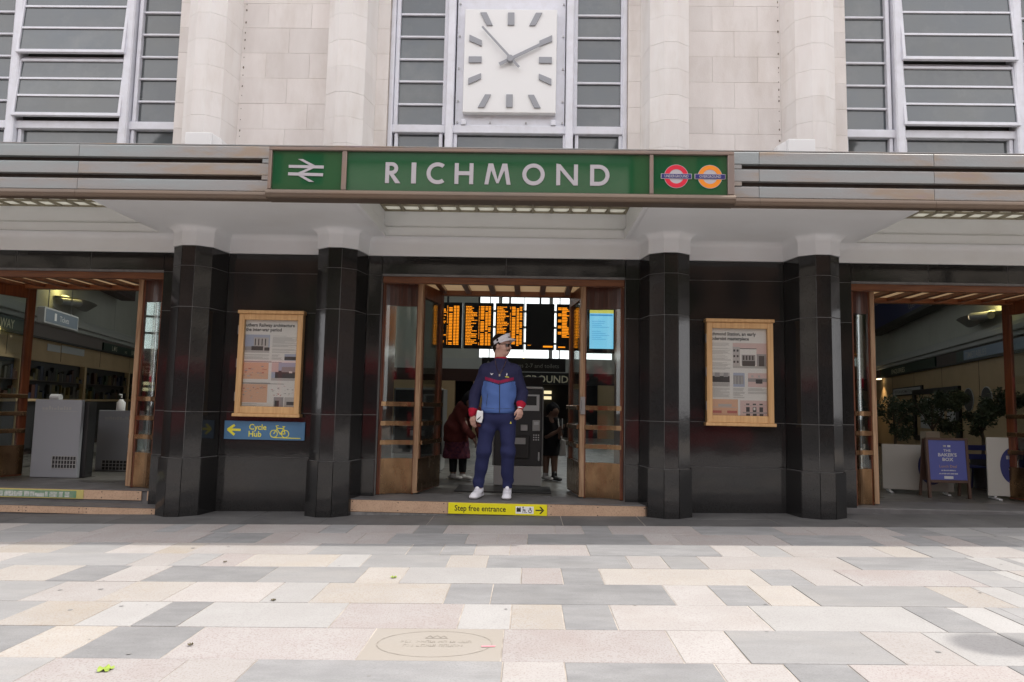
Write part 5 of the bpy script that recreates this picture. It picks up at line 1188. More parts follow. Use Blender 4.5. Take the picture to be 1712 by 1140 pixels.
def olive(x, y, zp, zc, rx, rz, lb, potr=.16, ph=.45, n=1500):
    o = empty('olive_tree', (x, y, FZ), lb, 'potted tree', 'potted olive trees in the right entrance')
    mb = MB(); mb.lathe([(potr * .75, 0), (potr, ph - .03), (potr * 1.06, ph - .03), (potr * 1.06, ph), (potr * .9, ph), (potr * .88, ph - .04), (.02, ph - .04)], (x, y, FZ), 20); mb.build('pot', M['pot'], o, smooth=False)
    mb = MB(); mb.tube([(x, y, ph - .03), (x + .015, y, (ph + zc) / 2), (x - .01, y, zc - rz * .4)], [.024, .019, .015], 8)
    for k_ in range(6):
        a = k_ * 1.05; mb.tube([(x, y, zc - rz * .7), (x + math.cos(a) * rx * .35, y + math.sin(a) * rx * .35, zc - rz * .1), (x + math.cos(a) * rx * .7, y + math.sin(a) * rx * .7, zc + rz * .35)], [.012, .008, .004], 6)
    mb.build('trunk', M['bark'], o); mb = MB(); foliage(mb, (x, y, zc), rx, rz, n); mb.build('foliage', M['leaf'], o, recalc=False)
olive(5.72, 2.7, .5, .98, .30, .27, 'small potted olive tree, leftmost behind the white barrier', n=2400)
olive(6.25, 2.65, .5, 1.06, .36, .36, 'large bushy potted olive tree behind the blue menu board', n=4200)
olive(6.74, 2.3, .5, .99, .27, .27, 'potted olive tree above the navy chair', n=2200); olive(7.05, 2.2, .5, 1.25, .30, .30, 'tall potted olive tree at the right door post', n=2400)
bx_ = empty('paper_bin', (5.95, 2.2, FZ), 'pale cream paper sack standing behind the barrier', 'sack'); mb = MB(); mb.prism([(5.87, 2.15), (6.07, 2.15), (6.07, 2.3), (5.87, 2.3)], FZ, .80); mb.build('sack', M['pot_pale'], bx_, bevel=.01)
# ------------------------------------------------------------------ people: bodies and clothes as smooth implicit surfaces
class SDF:
    def __init__(s, lo, hi, h):
        s.lo = np.array(lo, float); s.h = h; n = np.ceil((np.array(hi) - s.lo) / h).astype(int) + 1
        s.n = n; s.d = np.full(n, 9.0, np.float32); s.ax = [s.lo[i] + h * np.arange(n[i]) for i in range(3)]
    def sub(s, lo, hi):
        a = np.clip(np.floor((np.array(lo) - s.lo) / s.h).astype(int), 0, s.n); b = np.clip(np.ceil((np.array(hi) - s.lo) / s.h).astype(int) + 1, 0, s.n)
        sl = tuple(slice(a[i], b[i]) for i in range(3)); g = np.meshgrid(*[s.ax[i][sl[i]] for i in range(3)], indexing='ij', sparse=True); return sl, g
    def un(s, sl, d, k):
        a = s.d[sl]
        if a.size == 0: return s
        if k > 0:
            h_ = np.maximum(k - np.abs(a - d), 0) / k; s.d[sl] = np.minimum(a, d) - h_ * h_ * k * .25
        else: s.d[sl] = np.minimum(a, d)
        return s
    def cap(s, a, b, ra, rb, k=0.03, sq=None):
        a, b = np.array(a, float), np.array(b, float); r = max(ra, rb) + k + .02
        sl, (X, Y, Z) = s.sub(np.minimum(a, b) - r, np.maximum(a, b) + r); ab = b - a; L2 = (ab ** 2).sum() + 1e-9
        t = np.clip(((X - a[0]) * ab[0] + (Y - a[1]) * ab[1] + (Z - a[2]) * ab[2]) / L2, 0, 1)
        q = sq or (1, 1, 1)
        d = np.sqrt(((X - a[0] - t * ab[0]) / q[0]) ** 2 + ((Y - a[1] - t * ab[1]) / q[1]) ** 2 + ((Z - a[2] - t * ab[2]) / q[2]) ** 2) - (ra + (rb - ra) * t)
        return s.un(sl, d.astype(np.float32), k)
    def ell(s, c, r, k=0.03, R=None):
        c, r = np.array(c, float), np.array(r, float); m = r.max() + k + .02; sl, (X, Y, Z) = s.sub(c - m, c + m)
        x, y, z = X - c[0], Y - c[1], Z - c[2]
        if R is not None: x, y, z = (R[0][0] * x + R[0][1] * y + R[0][2] * z, R[1][0] * x + R[1][1] * y + R[1][2] * z, R[2][0] * x + R[2][1] * y + R[2][2] * z)
        q = np.sqrt((x / r[0]) ** 2 + (y / r[1]) ** 2 + (z / r[2]) ** 2); g = np.sqrt((x / r[0] ** 2) ** 2 + (y / r[1] ** 2) ** 2 + (z / r[2] ** 2) ** 2) + 1e-6
        return s.un(sl, (q * (q - 1) / g).astype(np.float32), k)
    def cut(s, p, n):           # keep the side where (x-p).n < 0
        n = np.array(n, float); n /= np.linalg.norm(n); X, Y, Z = np.meshgrid(*s.ax, indexing='ij', sparse=True)
        s.d = np.maximum(s.d, ((X - p[0]) * n[0] + (Y - p[1]) * n[1] + (Z - p[2]) * n[2]).astype(np.float32)); return s
    def wrinkle(s, amp, f=(20, 20, 30), seed=0, zc=None, zw=.1):
        X, Y, Z = np.meshgrid(*s.ax, indexing='ij', sparse=True); r_ = random.Random(seed); t = 0
        for i in range(4):
            u = [r_.uniform(.5, 1.3) * f[j] * r_.choice((-1, 1)) for j in range(3)]; t = t + np.sin(X * u[0] + Y * u[1] + Z * u[2] + r_.uniform(0, 6) + 1.5 * np.sin(Z * 17 + X * 13 + i))
        a = amp / 3.0
        if zc is not None:
            w = 0.25
            for z in zc: w = w + np.exp(-((Z - z) / zw) ** 2)
            a = a * w
        s.d = s.d + (t * a).astype(np.float32); return s
    def mesh(s):
        d = s.d; ins = d < 0; nx, ny, nz = d.shape
        c = np.zeros((nx - 1, ny - 1, nz - 1), np.int8)
        for i in (0, 1):
            for j in (0, 1):
                for k in (0, 1): c += ins[i:nx - 1 + i, j:ny - 1 + j, k:nz - 1 + k]
        act = np.argwhere((c > 0) & (c < 8)); idx = np.full(c.shape, -1, np.int64); idx[tuple(act.T)] = np.arange(len(act))
        acc = np.zeros((len(act), 3)); cnt = np.zeros(len(act)); cr = [(i, j, k) for i in (0, 1) for j in (0, 1) for k in (0, 1)]
        for a in cr:
            for b in cr:
                if sum(abs(a[q] - b[q]) for q in range(3)) == 1 and a < b:
                    da = d[act[:, 0] + a[0], act[:, 1] + a[1], act[:, 2] + a[2]]; db = d[act[:, 0] + b[0], act[:, 1] + b[1], act[:, 2] + b[2]]
                    m = (da < 0) != (db < 0); t = np.where(m, da / np.where(np.abs(da - db) < 1e-9, 1, da - db), 0)
                    p = np.array(a)[None] + t[:, None] * (np.array(b) - np.array(a))[None]; acc += p * m[:, None]; cnt += m
        V = s.lo + s.h * (act + acc / np.maximum(cnt, 1)[:, None]); F = []
        for ax in range(3):
            sh = [slice(None)] * 3; sh2 = [slice(None)] * 3; sh[ax] = slice(0, -1); sh2[ax] = slice(1, None)
            e = ins[tuple(sh)] != ins[tuple(sh2)]; pts = np.argwhere(e); fl = ins[tuple(sh)][tuple(pts.T)]; o1, o2 = [(1, 2), (2, 0), (0, 1)][ax]
            ok = (pts[:, o1] > 0) & (pts[:, o2] > 0) & (pts[:, o1] < d.shape[o1] - 1) & (pts[:, o2] < d.shape[o2] - 1); pts = pts[ok]; fl = fl[ok]
            def cell(a, b):
                q = pts.copy(); q[:, o1] -= a; q[:, o2] -= b; return idx[tuple(q.T)]
            Q = np.stack([cell(1, 1), cell(0, 1), cell(0, 0), cell(1, 0)], 1); Q[~fl] = Q[~fl][:, ::-1]; F.append(Q)
        return V, np.concatenate(F)
def smesh(name, sd, mats, parent, pick=None, iters=1, recalc=False, **k):
    V, F = sd.mesh()
    me = bpy.data.meshes.new(name); c = V.mean(0)
    if not isinstance(mats, (list, tuple)): mats = [mats]
    me.from_pydata((V - c).tolist(), [], F.tolist())
    for m in mats: me.materials.append(m)
    if pick is not None: me.polygons.foreach_set('material_index', pick(V[F].mean(1)).astype(np.int32))
    me.polygons.foreach_set('use_smooth', [True] * len(F))
    o = bpy.data.objects.new(name, me); COL.objects.link(o); WL[o] = Vector(c)
    if iters:
        md = o.modifiers.new('smooth', 'SMOOTH'); md.iterations = iters; md.factor = .5
    if parent is not None: o.parent = parent; o.location = Vector(c) - WL[parent]
    else: o.location = c
    return setp(o, **k) if k else o

P('skin', (.56, .345, .275), .5, var=(.49, .28, .22), scale=25, amt=.5); P('hair_brown', (.018, .011, .008), .8, spec=.1); P('navy_cloth', (.028, .029, .076), .8, var=(.024, .025, .066), scale=9, bump=.0008, bscale=220, spec=.2)
P('blue_cloth', (.085, .155, .40), .8, var=(.077, .14, .36), scale=9, bump=.0008, bscale=220, spec=.2); P('red_cloth', (.40, .012, .035), .8, spec=.2); P('stripe_cloth', (.27, .018, .06), .8, var=(.22, .016, .07), scale=90, spec=.2)
P('jogger_cloth', (.025, .029, .088), .85, var=(.021, .025, .074), scale=7, bump=.0015, bscale=160, spec=.2); P('shoe_white', (.74, .73, .78), .5, var=(.68, .67, .72), scale=20); P('shoe_sole', (.62, .61, .62), .6); P('visor_white', (.72, .70, .76), .7)
P('lens_dark', (.02, .008, .008), .1); P('moustache', (.11, .06, .04), .7); P('silver', (.6, .6, .6), .3, metal=.8); P('maroon_coat', (.085, .020, .018), .9, var=(.06, .014, .013), scale=15, spec=.15); P('plum_skirt', (.10, .026, .035), .9, var=(.035, .012, .03), scale=32, amt=.9, spec=.15)
P('black_cloth', (.012, .012, .014), .9, spec=.15); P('skin_brown', (.13, .072, .052), .5); P('bag_cloth', (.35, .34, .33), .8)

# --- the man in the doorway
hz0 = FZ
man = empty('person', (-.06, .05, FZ), 'man in white visor, sunglasses and two-tone blue tracksuit standing on the centre step', 'person')
yb = .06
shL, shR = (-.180, yb + .01, 1.432), (.148, yb + .01, 1.435)
elL, wrL = (-.292, yb + .05, 1.18), (-.312, yb - .03, .945)
elR, wrR = (.243, yb + .06, 1.185), (.222, yb - .10, 1.03)
hipL, knL, anL = (-.118, yb, .93), (-.178, yb - .03, .53), (-.225, yb + .02, .13)
hipR, knR, anR = (.072, yb, .93), (.088, yb - .02, .54), (.092, yb + .04, .13)
hc = Vector((-.005, yb - .01, 1.715))                        # head centre
hf = Vector((.90, -.43, .03)).normalized(); hl = Vector((0, 0, 1)).cross(hf).normalized(); hu = hf.cross(hl)
RH = [list(hf), list(hl), list(hu)]
def H(f, l, u): return tuple(hc + hf * f + hl * l + hu * u)
b = SDF((-.45, -.25, FZ + .02), (.40, .32, 1.90), .0055)
b.ell(H(-.008, 0, .035), (.098, .077, .092), .02, RH); b.ell(H(.020, 0, -.035), (.072, .060, .085), .03, RH); b.ell(H(.045, 0, -.092), (.034, .034, .026), .035, RH)
b.cap(H(.083, 0, .010), H(.112, 0, -.030), .009, .0135, .016); b.ell(H(.078, 0, .022), (.02, .055, .014), .02, RH)
b.ell(H(.088, 0, -.068), (.013, .024, .006), .008, RH); b.ell(H(.086, 0, -.080), (.013, .020, .007), .008, RH)
for s_ in (-1, 1):
    b.ell(H(-.010, s_ * .078, -.012), (.022, .011, .033), .008, RH); b.ell(H(.072, s_ * .032, .002), (.014, .014, .011), .008, RH); b.ell(H(.055, s_ * .045, -.035), (.028, .022, .028), .03, RH)
b.cap(H(-.025, 0, -.07), (-.015, yb + .01, 1.50), .058, .066, .03)
b.cap((-.02, yb + .01, 1.46), (-.02, yb + .01, 1.40), .09, .12, .05, (1.35, .8, 1)); b.cap((-.02, yb + .01, 1.38), (-.02, yb, 1.02), .115, .10, .06, (1.25, .85, 1)); b.ell((-.022, yb, .95), (.155, .105, .12), .06)
for a_, e_, w_ in ((shL, elL, wrL), (shR, elR, wrR)): b.cap(a_, e_, .05, .038, .03); b.cap(e_, w_, .038, .026, .02)
for h_, k_, a_ in ((hipL, knL, anL), (hipR, knR, anR)): b.cap(h_, k_, .078, .052, .04); b.cap(k_, a_, .052, .036, .03)
def hand(sd, w, dr, out, fw, curl, sc=1.0):
    """palm and five fingers from wrist w along dr; out = thumb side, fw = palm normal"""
    w, dr, out, fw = Vector(w), Vector(dr).normalized(), Vector(out).normalized(), Vector(fw).normalized()
    p1 = w + dr * .075 * sc
    for t in (-.5, 0, .5): sd.cap(tuple(w + dr * .01), tuple(p1 + out * .026 * t * 2 * sc), .021 * sc, .0155 * sc, .012)
    for i, (o_, l_) in enumerate(((.030, .072), (.0105, .082), (-.0095, .077), (-.029, .060))):
        q = p1 + out * o_ * sc; d1 = (dr * math.cos(curl * .5) + fw * math.sin(curl * .5) + out * o_ * 1.5).normalized(); d2 = (dr * math.cos(curl * 1.3) + fw * math.sin(curl * 1.3)).normalized(); d3 = (dr * math.cos(curl * 2) + fw * math.sin(curl * 2)).normalized()
        a1 = q + d1 * l_ * .46 * sc; a2 = a1 + d2 * l_ * .32 * sc; a3 = a2 + d3 * l_ * .24 * sc
        sd.cap(tuple(q - d1 * .01), tuple(a1), .0098 * sc, .0092 * sc, .004); sd.cap(tuple(a1), tuple(a2), .0092 * sc, .0084 * sc, .003); sd.cap(tuple(a2), tuple(a3), .0084 * sc, .0072 * sc, .003)
    t0 = w + dr * .028 * sc + out * .022 * sc; t1 = t0 + (dr * .7 + out * .55 + fw * .45).normalized() * .045 * sc; t2 = t1 + (dr * .95 + fw * .35).normalized() * .034 * sc
    sd.cap(tuple(t0), tuple(t1), .0135 * sc, .0105 * sc, .008); sd.cap(tuple(t1), tuple(t2), .0105 * sc, .0085 * sc, .003)
hand(b, wrL, (.06, -.10, -1), (.75, -.6, .02), (.62, .75, -.1), .32)
hand(b, wrR, (-.06, -.16, -1), (-.75, -.6, .05), (-.62, .75, -.1), .55)
smesh('body', b, M['skin'], man, iters=1)
hr = SDF((-.20, -.18, 1.58), (.18, .28, 1.92), .005)
hr.ell(H(-.018, 0, .045), (.102, .084, .090), .02, RH); hr.ell(H(-.055, 0, -.01), (.052, .068, .075), .03, RH); hr.ell(H(.020, 0, .098), (.060, .058, .026), .03, RH); hr.cap(H(-.020, -.076, -.005), H(.0, -.076, .05), .008, .014, .02); hr.cap(H(-.020, .076, -.005), H(.0, .076, .05), .008, .014, .02)
hr.wrinkle(.006, (70, 70, 40), 5); hr.cut(H(.070, 0, .09), tuple(hf * .9 - hu * .55))
smesh('hair', hr, M['hair_brown'], man)
# visor: tilted band and curved peak
vz = MB(); n = 40; tl = rad(26)
def vp(a, r_, u): 
    f, l = math.cos(a) * .110 * r_, math.sin(a) * .090 * r_; return H(f - .006, l, u + .046 + f * math.tan(tl))
V = []
for i in range(n):
    a = 2 * math.pi * i / n; hh = .036 + .012 * max(0, math.cos(a))
    V += [vp(a, 1.0, -hh * .5), vp(a, .96, hh * .8), vp(a, .90, hh * .8), vp(a, .92, -hh * .5)]
F = []
for i in range(n):
    q = 4 * ((i + 1) % n)
    for j in range(4): F.append((4 * i + j, 4 * i + (j + 1) % 4, q + (j + 1) % 4, q + j))
vz.add(V, F); V = []; F = []; n1, n2 = 14, 5
for i in range(n1 + 1):
    a = rad(-78) + rad(156) * i / n1
    for j in range(n2 + 1):
        t = j / n2; ext = 1.0 + .66 * t * max(0, math.cos(a)) ** .7; f, l = math.cos(a) * .110 * ext, math.sin(a) * .090 * (1 + .06 * t)
        u = .032 + .110 * math.cos(a) * math.tan(tl) - .30 * max(0, f - .110 * math.cos(a)) - 2.2 * l * l * t
        V += [H(f - .006, l, u), H(f - .006, l, u - .004)]
w_ = 2 * (n2 + 1)
for i in range(n1):
    for j in range(n2):
        a_ = i * w_ + 2 * j; F += [(a_, a_ + 2, a_ + w_ + 2, a_ + w_), (a_ + 1, a_ + w_ + 1, a_ + w_ + 3, a_ + 3)]
    a_ = i * w_ + 2 * n2; F.append((a_, a_ + 1, a_ + w_ + 1, a_ + w_))
vz.add(V, F); vz.build('visor', M['visor_white'], man, smooth=True)
vb = MB(); c0 = Vector(H(.104, -.018, .083)); nn_ = (hf - hl * .2).normalized(); u_ = hu; l_ = nn_.cross(u_)
vb.add([tuple(c0 + nn_ * .004 + u_ * .014 * math.sin(t) + l_ * .016 * math.cos(t)) for t in [2 * math.pi * k_ / 14 for k_ in range(14)]], [tuple(range(14))]); vb.build('visor_badge', M['darkgrey'], man, recalc=False)
sg_ = MB()
for s_ in (-1, 1):
    V = []
    for r_ in range(5):
        for k_ in range(7):
            l = s_ * (.006 + .052 * k_ / 6); u = .014 - .034 * r_ / 4; V.append(H(.1015 - 5.5 * l * l, l, u))
    F = [(r_ * 7 + k_, r_ * 7 + k_ + 1, r_ * 7 + k_ + 8, r_ * 7 + k_ + 7) for r_ in range(4) for k_ in range(6)]; sg_.add(V, F); sg_.add([tuple(Vector(p) + hf * .004) for p in V], F)
    sg_.tube([H(.085, s_ * .060, .010), H(.03, s_ * .079, .008), H(-.02, s_ * .082, .002)], .0028, 6)
sg_.tube([H(.103, -.010, .008), H(.106, 0, .010), H(.103, .010, .008)], .003, 6); sg_.build('sunglasses', M['lens_dark'], man, recalc=False)
ms = SDF(tuple(np.array(H(.09, 0, -.055)) - .05), tuple(np.array(H(.09, 0, -.055)) + .05), .0025)
ms.cap(H(.101, 0, -.054), H(.085, .030, -.064), .011, .008, .006); ms.cap(H(.101, 0, -.054), H(.085, -.030, -.064), .011, .008, .006); smesh('moustache', ms, M['moustache'], man, iters=0)
# track jacket
j = SDF((-.45, -.20, .90), (.40, .32, 1.64), .006)
j.cap((-.018, yb + .012, 1.475), (-.018, yb + .010, 1.40), .085, .125, .06, (1.45, .85, 1)); j.cap((-.02, yb + .006, 1.40), (-.02, yb - .002, 1.15), .128, .120, .06, (1.32, .95, 1)); j.cap((-.02, yb - .002, 1.15), (-.02, yb, 1.02), .120, .124, .05, (1.34, 1.0, 1))
j.ell((-.022, yb, .99), (.182, .134, .055), .04); j.cap((-.022, yb, 1.22), (-.022, yb, 1.02), .128, .130, .04, (1.36, 1, 1)); j.ell((-.022, yb - .09, 1.27), (.13, .045, .11), .05)
for a_, e_, w_ in ((shL, elL, wrL), (shR, elR, wrR)):
    j.ell(a_, (.066, .072, .066), .06); j.cap(a_, e_, .068, .062, .04); j.cap(e_, tuple(np.array(e_) + (np.array(w_) - e_) * .80), .064, .054, .02); j.cap(tuple(np.array(e_) + (np.array(w_) - e_) * .80), tuple(np.array(e_) + (np.array(w_) - e_) * 1.0), .050, .043, .012)
j.cap((-.016, yb + .006, 1.50), (-.010, yb - .002, 1.575), .078, .067, .03, (1.05, 1, 1))
j.wrinkle(.0065, (13, 12, 26), 3, zc=(1.17, 1.03), zw=.06)
Xg, Yg, Zg = np.meshgrid(*j.ax, indexing='ij', sparse=True); tor = (np.abs(Xg + .02) < .19) & (Zg < .958); j.d = np.where(tor & (np.abs(Xg + .02) < .185), np.maximum(j.d, .958 - Zg), j.d).astype(np.float32)
j.cut((0, 0, 1.585), (0, 0, 1)); j.cut(wrL, (np.array(wrL) - np.array(elL))) if False else None
eL, wL_, eR, wR_ = map(np.array, (elL, wrL, elR, wrR))
def pickj(c):
    m = np.zeros(len(c), int); x, y, z = c.T; xl = x + .02
    tors = (np.abs(xl) < .155 + .0 * z) & (z < 1.45)
    chev = 1.325 - .045 * (1 - np.minimum(np.abs(xl) / .16, 1)); front = (y < yb + .07)
    armd = []
    for a_, e_, w_ in ((shL, elL, wrL), (shR, elR, wrR)):
        for p, q in ((a_, e_), (e_, w_)):
            p, q = np.array(p), np.array(q); t = np.clip(((c - p) @ (q - p)) / ((q - p) @ (q - p)), 0, 1); armd.append(np.linalg.norm(c - p - t[:, None] * (q - p), axis=1))
    arm = np.min(armd, axis=0); sleeve = (arm < .079) & (np.abs(xl) > .128) & (z < 1.46)
    body = ~sleeve & (np.abs(xl) < .20)
    m[body & (z < chev - .012)] = 1; m[body & (z >= chev) & (z < chev + .034) & (np.abs(xl) < .16)] = 3
    m[z > 1.568] = 2
    for e_, w_ in ((eL, wL_), (eR, wR_)):
        t = ((c - e_) @ (w_ - e_)) / ((w_ - e_) @ (w_ - e_)); dd = np.linalg.norm(c - e_ - np.clip(t, 0, 1.1)[:, None] * (w_ - e_), axis=1); m[(t > .80) & (dd < .075)] = 2
    return m
jk = smesh('track_jacket', j, [M['navy_cloth'], M['blue_cloth'], M['red_cloth'], M['stripe_cloth']], man, pick=pickj, iters=2)
# front surface of the jacket, for the zip, marks, seam and chain
def fronty(x, z, off=.002):
    i = int(round((x - j.lo[0]) / j.h)); k_ = int(round((z - j.lo[2]) / j.h)); col_ = j.d[i, :, k_]; w = np.where(col_ < 0)[0]
    return j.ax[1][w[0]] - j.h * .5 - off if len(w) else yb - .12
def line(name, pts, w, mt, n_=18, off=.003):
    mb = MB(); P2 = []
    for i in range(len(pts) - 1):
        for t in range(n_): P2.append((pts[i][0] + (pts[i + 1][0] - pts[i][0]) * t / n_, pts[i][1] + (pts[i + 1][1] - pts[i][1]) * t / n_))
    P2.append(pts[-1]); mb.tube([(x, fronty(x, z, off), z) for x, z in P2], w, 6); return mb.build(name, mt, man)
line('zip', [(-.006, .962), (-.012, 1.30)], .0038, M['black']); line('pocket_seam', [(-.142, 1.17), (-.158, 1.03)], .0025, M['black']); line('hem_seam', [(-.165, 1.012), (-.02, 1.004), (.125, 1.012)], .0022, M['black'], off=.001)
line('neck_chain', [(-.072, 1.545), (-.055, 1.47), (-.018, 1.385)], .0026, M['brass'], off=.003); line('neck_chain', [(.052, 1.545), (.030, 1.47), (-.014, 1.385)], .0026, M['brass'], off=.003)
mb = MB(); mb.cbox(-.024, -.008, fronty(-.016, 1.375) - .006, fronty(-.016, 1.375) + .001, 1.362, 1.386, c=.002); mb.build('pendant', M['silver'], man)
def badge(pts, mt, nm):
    mb = MB(); mb.add([(x, fronty(x, z, .004), z) for x, z in pts], [tuple(range(len(pts)))]); return mb.build(nm, mt, man, recalc=False)
badge([(-.122, 1.405), (-.112, 1.392), (-.098, 1.392), (-.082, 1.398), (-.092, 1.386), (-.102, 1.376), (-.112, 1.380)], M['visor_white'], 'chest_mark'); badge([(.058, 1.374), (.068, 1.372), (.072, 1.392), (.066, 1.402), (.058, 1.392)], M['visor_white'], 'chest_crest'); badge([(.045, 1.365), (.085, 1.362), (.092, 1.352), (.048, 1.356)], M['cyellow'], 'crest_ribbon')
# joggers
t_ = SDF((-.36, -.18, .10), (.28, .30, 1.04), .0062)
t_.cap((-.022, yb, .985), (-.022, yb, .90), .112, .125, .05, (1.36, .95, 1))
for h_, k_, a_, s_ in ((hipL, knL, anL, -1), (hipR, knR, anR, 1)):
    hq = (h_[0] + (.012 if s_ > 0 else -.012), h_[1], h_[2] - .03); t_.cap(hq, k_, .096, .078, .04); aa = np.array(a_) + np.array((0, 0, .075)); t_.cap(k_, tuple(aa), .078, .068, .04); t_.cap(tuple(aa), tuple(np.array(a_) + np.array((0, 0, .01))), .064, .056, .015)
t_.wrinkle(.011, (9, 12, 24), 8, zc=(.56, .22, .80), zw=.08); t_.cut((0, 0, .995), (0, 0, 1)); t_.cut((0, 0, .128), (0, 0, -1))
smesh('joggers', t_, M['jogger_cloth'], man, iters=2)
mb = MB(); mb.add([(.108, yb - .126, .845), (.128, yb - .118, .845), (.120, yb - .122, .872)], [(0, 1, 2)]); mb.build('jogger_mark', M['cyellow'], man, recalc=False)
# trainers
for a_, d_, nm in ((anL, Vector((-.30, -1, 0)), -1), (anR, Vector((-.02, -1, 0)), 1)):
    d_.normalize(); sd_ = Vector((-d_.y, d_.x, 0)); o_ = Vector((a_[0], a_[1], FZ)); sh = SDF((o_.x - .22, o_.y - .27, FZ - .012), (o_.x + .22, o_.y + .16, FZ + .20), .0045)
    def q(f, l, u): return tuple(o_ + d_ * f + sd_ * l + Vector((0, 0, u)))
    sh.cap(q(-.06, 0, .024), q(.150, 0, .024), .040, .052, .02, (1, 1, .50)); sh.cap(q(-.05, 0, .05), q(.02, 0, .058), .034, .040, .02); sh.cap(q(.02, 0, .062), q(.138, 0, .040), .047, .044, .02, (1, 1, .75)); sh.cap(q(-.028, 0, .08), q(-.022, 0, .140), .045, .042, .02)
    sh.cap(q(.040, 0, .105), q(.0, 0, .165), .026, .028, .012); sh.cut((0, 0, FZ + .001), (0, 0, -1)); sh.cut(q(0, 0, .175), (0, 0, 1))
    so_ = smesh('trainer', sh, [M['shoe_white'], M['shoe_sole']], man, pick=lambda c: (c[:, 2] < FZ + .024).astype(int), iters=1)
    mk = MB(); lat = (1 if nm > 0 else 1)
    pts = [q(.05, .0545, .044), q(.02, .0525, .048), q(-.02, .050, .085), q(.005, .052, .068), q(.035, .053, .058)]; mk.add(pts, [tuple(range(5))]); mk.build('shoe_mark', M['ink'], so_, recalc=False)
    lc = MB()
    for k_ in range(4): lc.tube([q(.042 + .02 * k_, -.028, .102 - .012 * k_), q(.047 + .02 * k_, 0, .113 - .012 * k_), q(.042 + .02 * k_, .028, .102 - .012 * k_)], .004, 6)
    lc.build('laces', M['visor_white'], so_)
wv = MB(); w0, w1 = Vector(wrR) + Vector((.0, .0, .006)), Vector(wrR) + Vector((-.002, -.006, -.016)); wv.tube([w0, w1], .0335, 16); wv.build('watch', M['silver'], man)

# --- woman bending towards the ticket machine
wm = empty('person', (-.62, 1.80, FZ), 'person bending over in maroon coat, patterned skirt and white trainers behind the man', 'person')
wb_ = SDF((-1.0, 1.4, FZ + .02), (-.25, 2.3, 1.35), .011)
wy = 1.85
wb_.ell((-.46, wy - .12, 1.10), (.085, .095, .11), .02); wb_.cap((-.49, wy - .06, 1.03), (-.53, wy, .98), .05, .055, .02); wb_.cap((-.55, wy, .95), (-.66, wy + .05, .72), .13, .12, .05); wb_.ell((-.66, wy + .05, .66), (.14, .12, .12), .04)
for s_ in (-1, 1): wb_.cap((-.645 + s_ * .065, wy + .04, .60), (-.64 + s_ * .065, wy + .02, .10), .07, .04, .02); wb_.cap((-.50 + s_ * .10, wy - .06, .94), (-.44 + s_ * .08, wy - .20, .72), .045, .035, .02); wb_.cap((-.44 + s_ * .08, wy - .20, .72), (-.36 + s_ * .05, wy - .28, .60), .034, .024, .02)
for s_ in (-1, 1): hand(wb_, (-.36 + s_ * .05, wy - .28, .60), (.4, -.5, -.7), (0, -.7, .7), (-.6, -.3, -.5), .5)
smesh('body', wb_, M['skin_brown'], wm)
hr = SDF((-.65, 1.4, .80), (-.25, 2.1, 1.35), .010); hr.ell((-.475, wy - .10, 1.125), (.098, .108, .112), .02); hr.cap((-.53, wy - .05, 1.1), (-.48, wy - .10, .90), .075, .05, .04); hr.wrinkle(.008, (60, 60, 30), 6); hr.cut((-.415, wy - .2, 1.06), (.8, -.5, -.4)); smesh('hair', hr, M['black_cloth'], wm)
co = SDF((-1.0, 1.4, .45), (-.25, 2.3, 1.15), .011); co.cap((-.55, wy, .96), (-.67, wy + .05, .72), .150, .165, .05); co.cap((-.67, wy + .05, .72), (-.68, wy + .05, .58), .165, .175, .05)
for s_ in (-1, 1): co.cap((-.51 + s_ * .12, wy - .05, .95), (-.44 + s_ * .09, wy - .20, .72), .068, .056, .04); co.cap((-.44 + s_ * .09, wy - .20, .72), (-.375 + s_ * .055, wy - .27, .62), .054, .045, .02)
co.wrinkle(.014, (14, 14, 22), 4); co.cut((0, 0, .53), (0, 0, -1)); smesh('coat', co, M['maroon_coat'], wm, iters=2)
sk = SDF((-1.0, 1.4, .25), (-.25, 2.3, .75), .011); sk.cap((-.67, wy + .04, .62), (-.67, wy + .04, .34), .15, .19, .02, (1, .9, 1)); sk.wrinkle(.016, (40, 40, 4), 2); sk.cut((0, 0, .305), (0, 0, -1)); sk.cut((0, 0, .66), (0, 0, 1)); smesh('skirt', sk, M['plum_skirt'], wm, iters=1)
lg = SDF((-.85, 1.6, .08), (-.45, 2.1, .50), .009)
for s_ in (-1, 1): lg.cap((-.645 + s_ * .065, wy + .03, .48), (-.64 + s_ * .065, wy + .02, .13), .068, .050, .01)
lg.cut((0, 0, .12), (0, 0, -1)); smesh('leggings', lg, M['black_cloth'], wm)
P('grey_shoe', (.34, .33, .33), .6)
def shoes(par, x, y, ang, mt, z=FZ):
    d_ = Vector((math.sin(ang), -math.cos(ang), 0)); s = SDF((x - .2, y - .25, z - .01), (x + .2, y + .2, z + .13), .007)
    s.cap(tuple(Vector((x, y, z + .03)) - d_ * .05), tuple(Vector((x, y, z + .028)) + d_ * .13), .038, .042, .02, (1, 1, .65)); s.cap((x, y, z + .05), (x, y, z + .09), .042, .038, .02); s.cut((0, 0, z + .001), (0, 0, -1)); smesh('trainer', s, mt, par)
shoes(wm, -.705, wy + .02, .9, M['grey_shoe']); shoes(wm, -.575, wy + .02, .9, M['grey_shoe'])

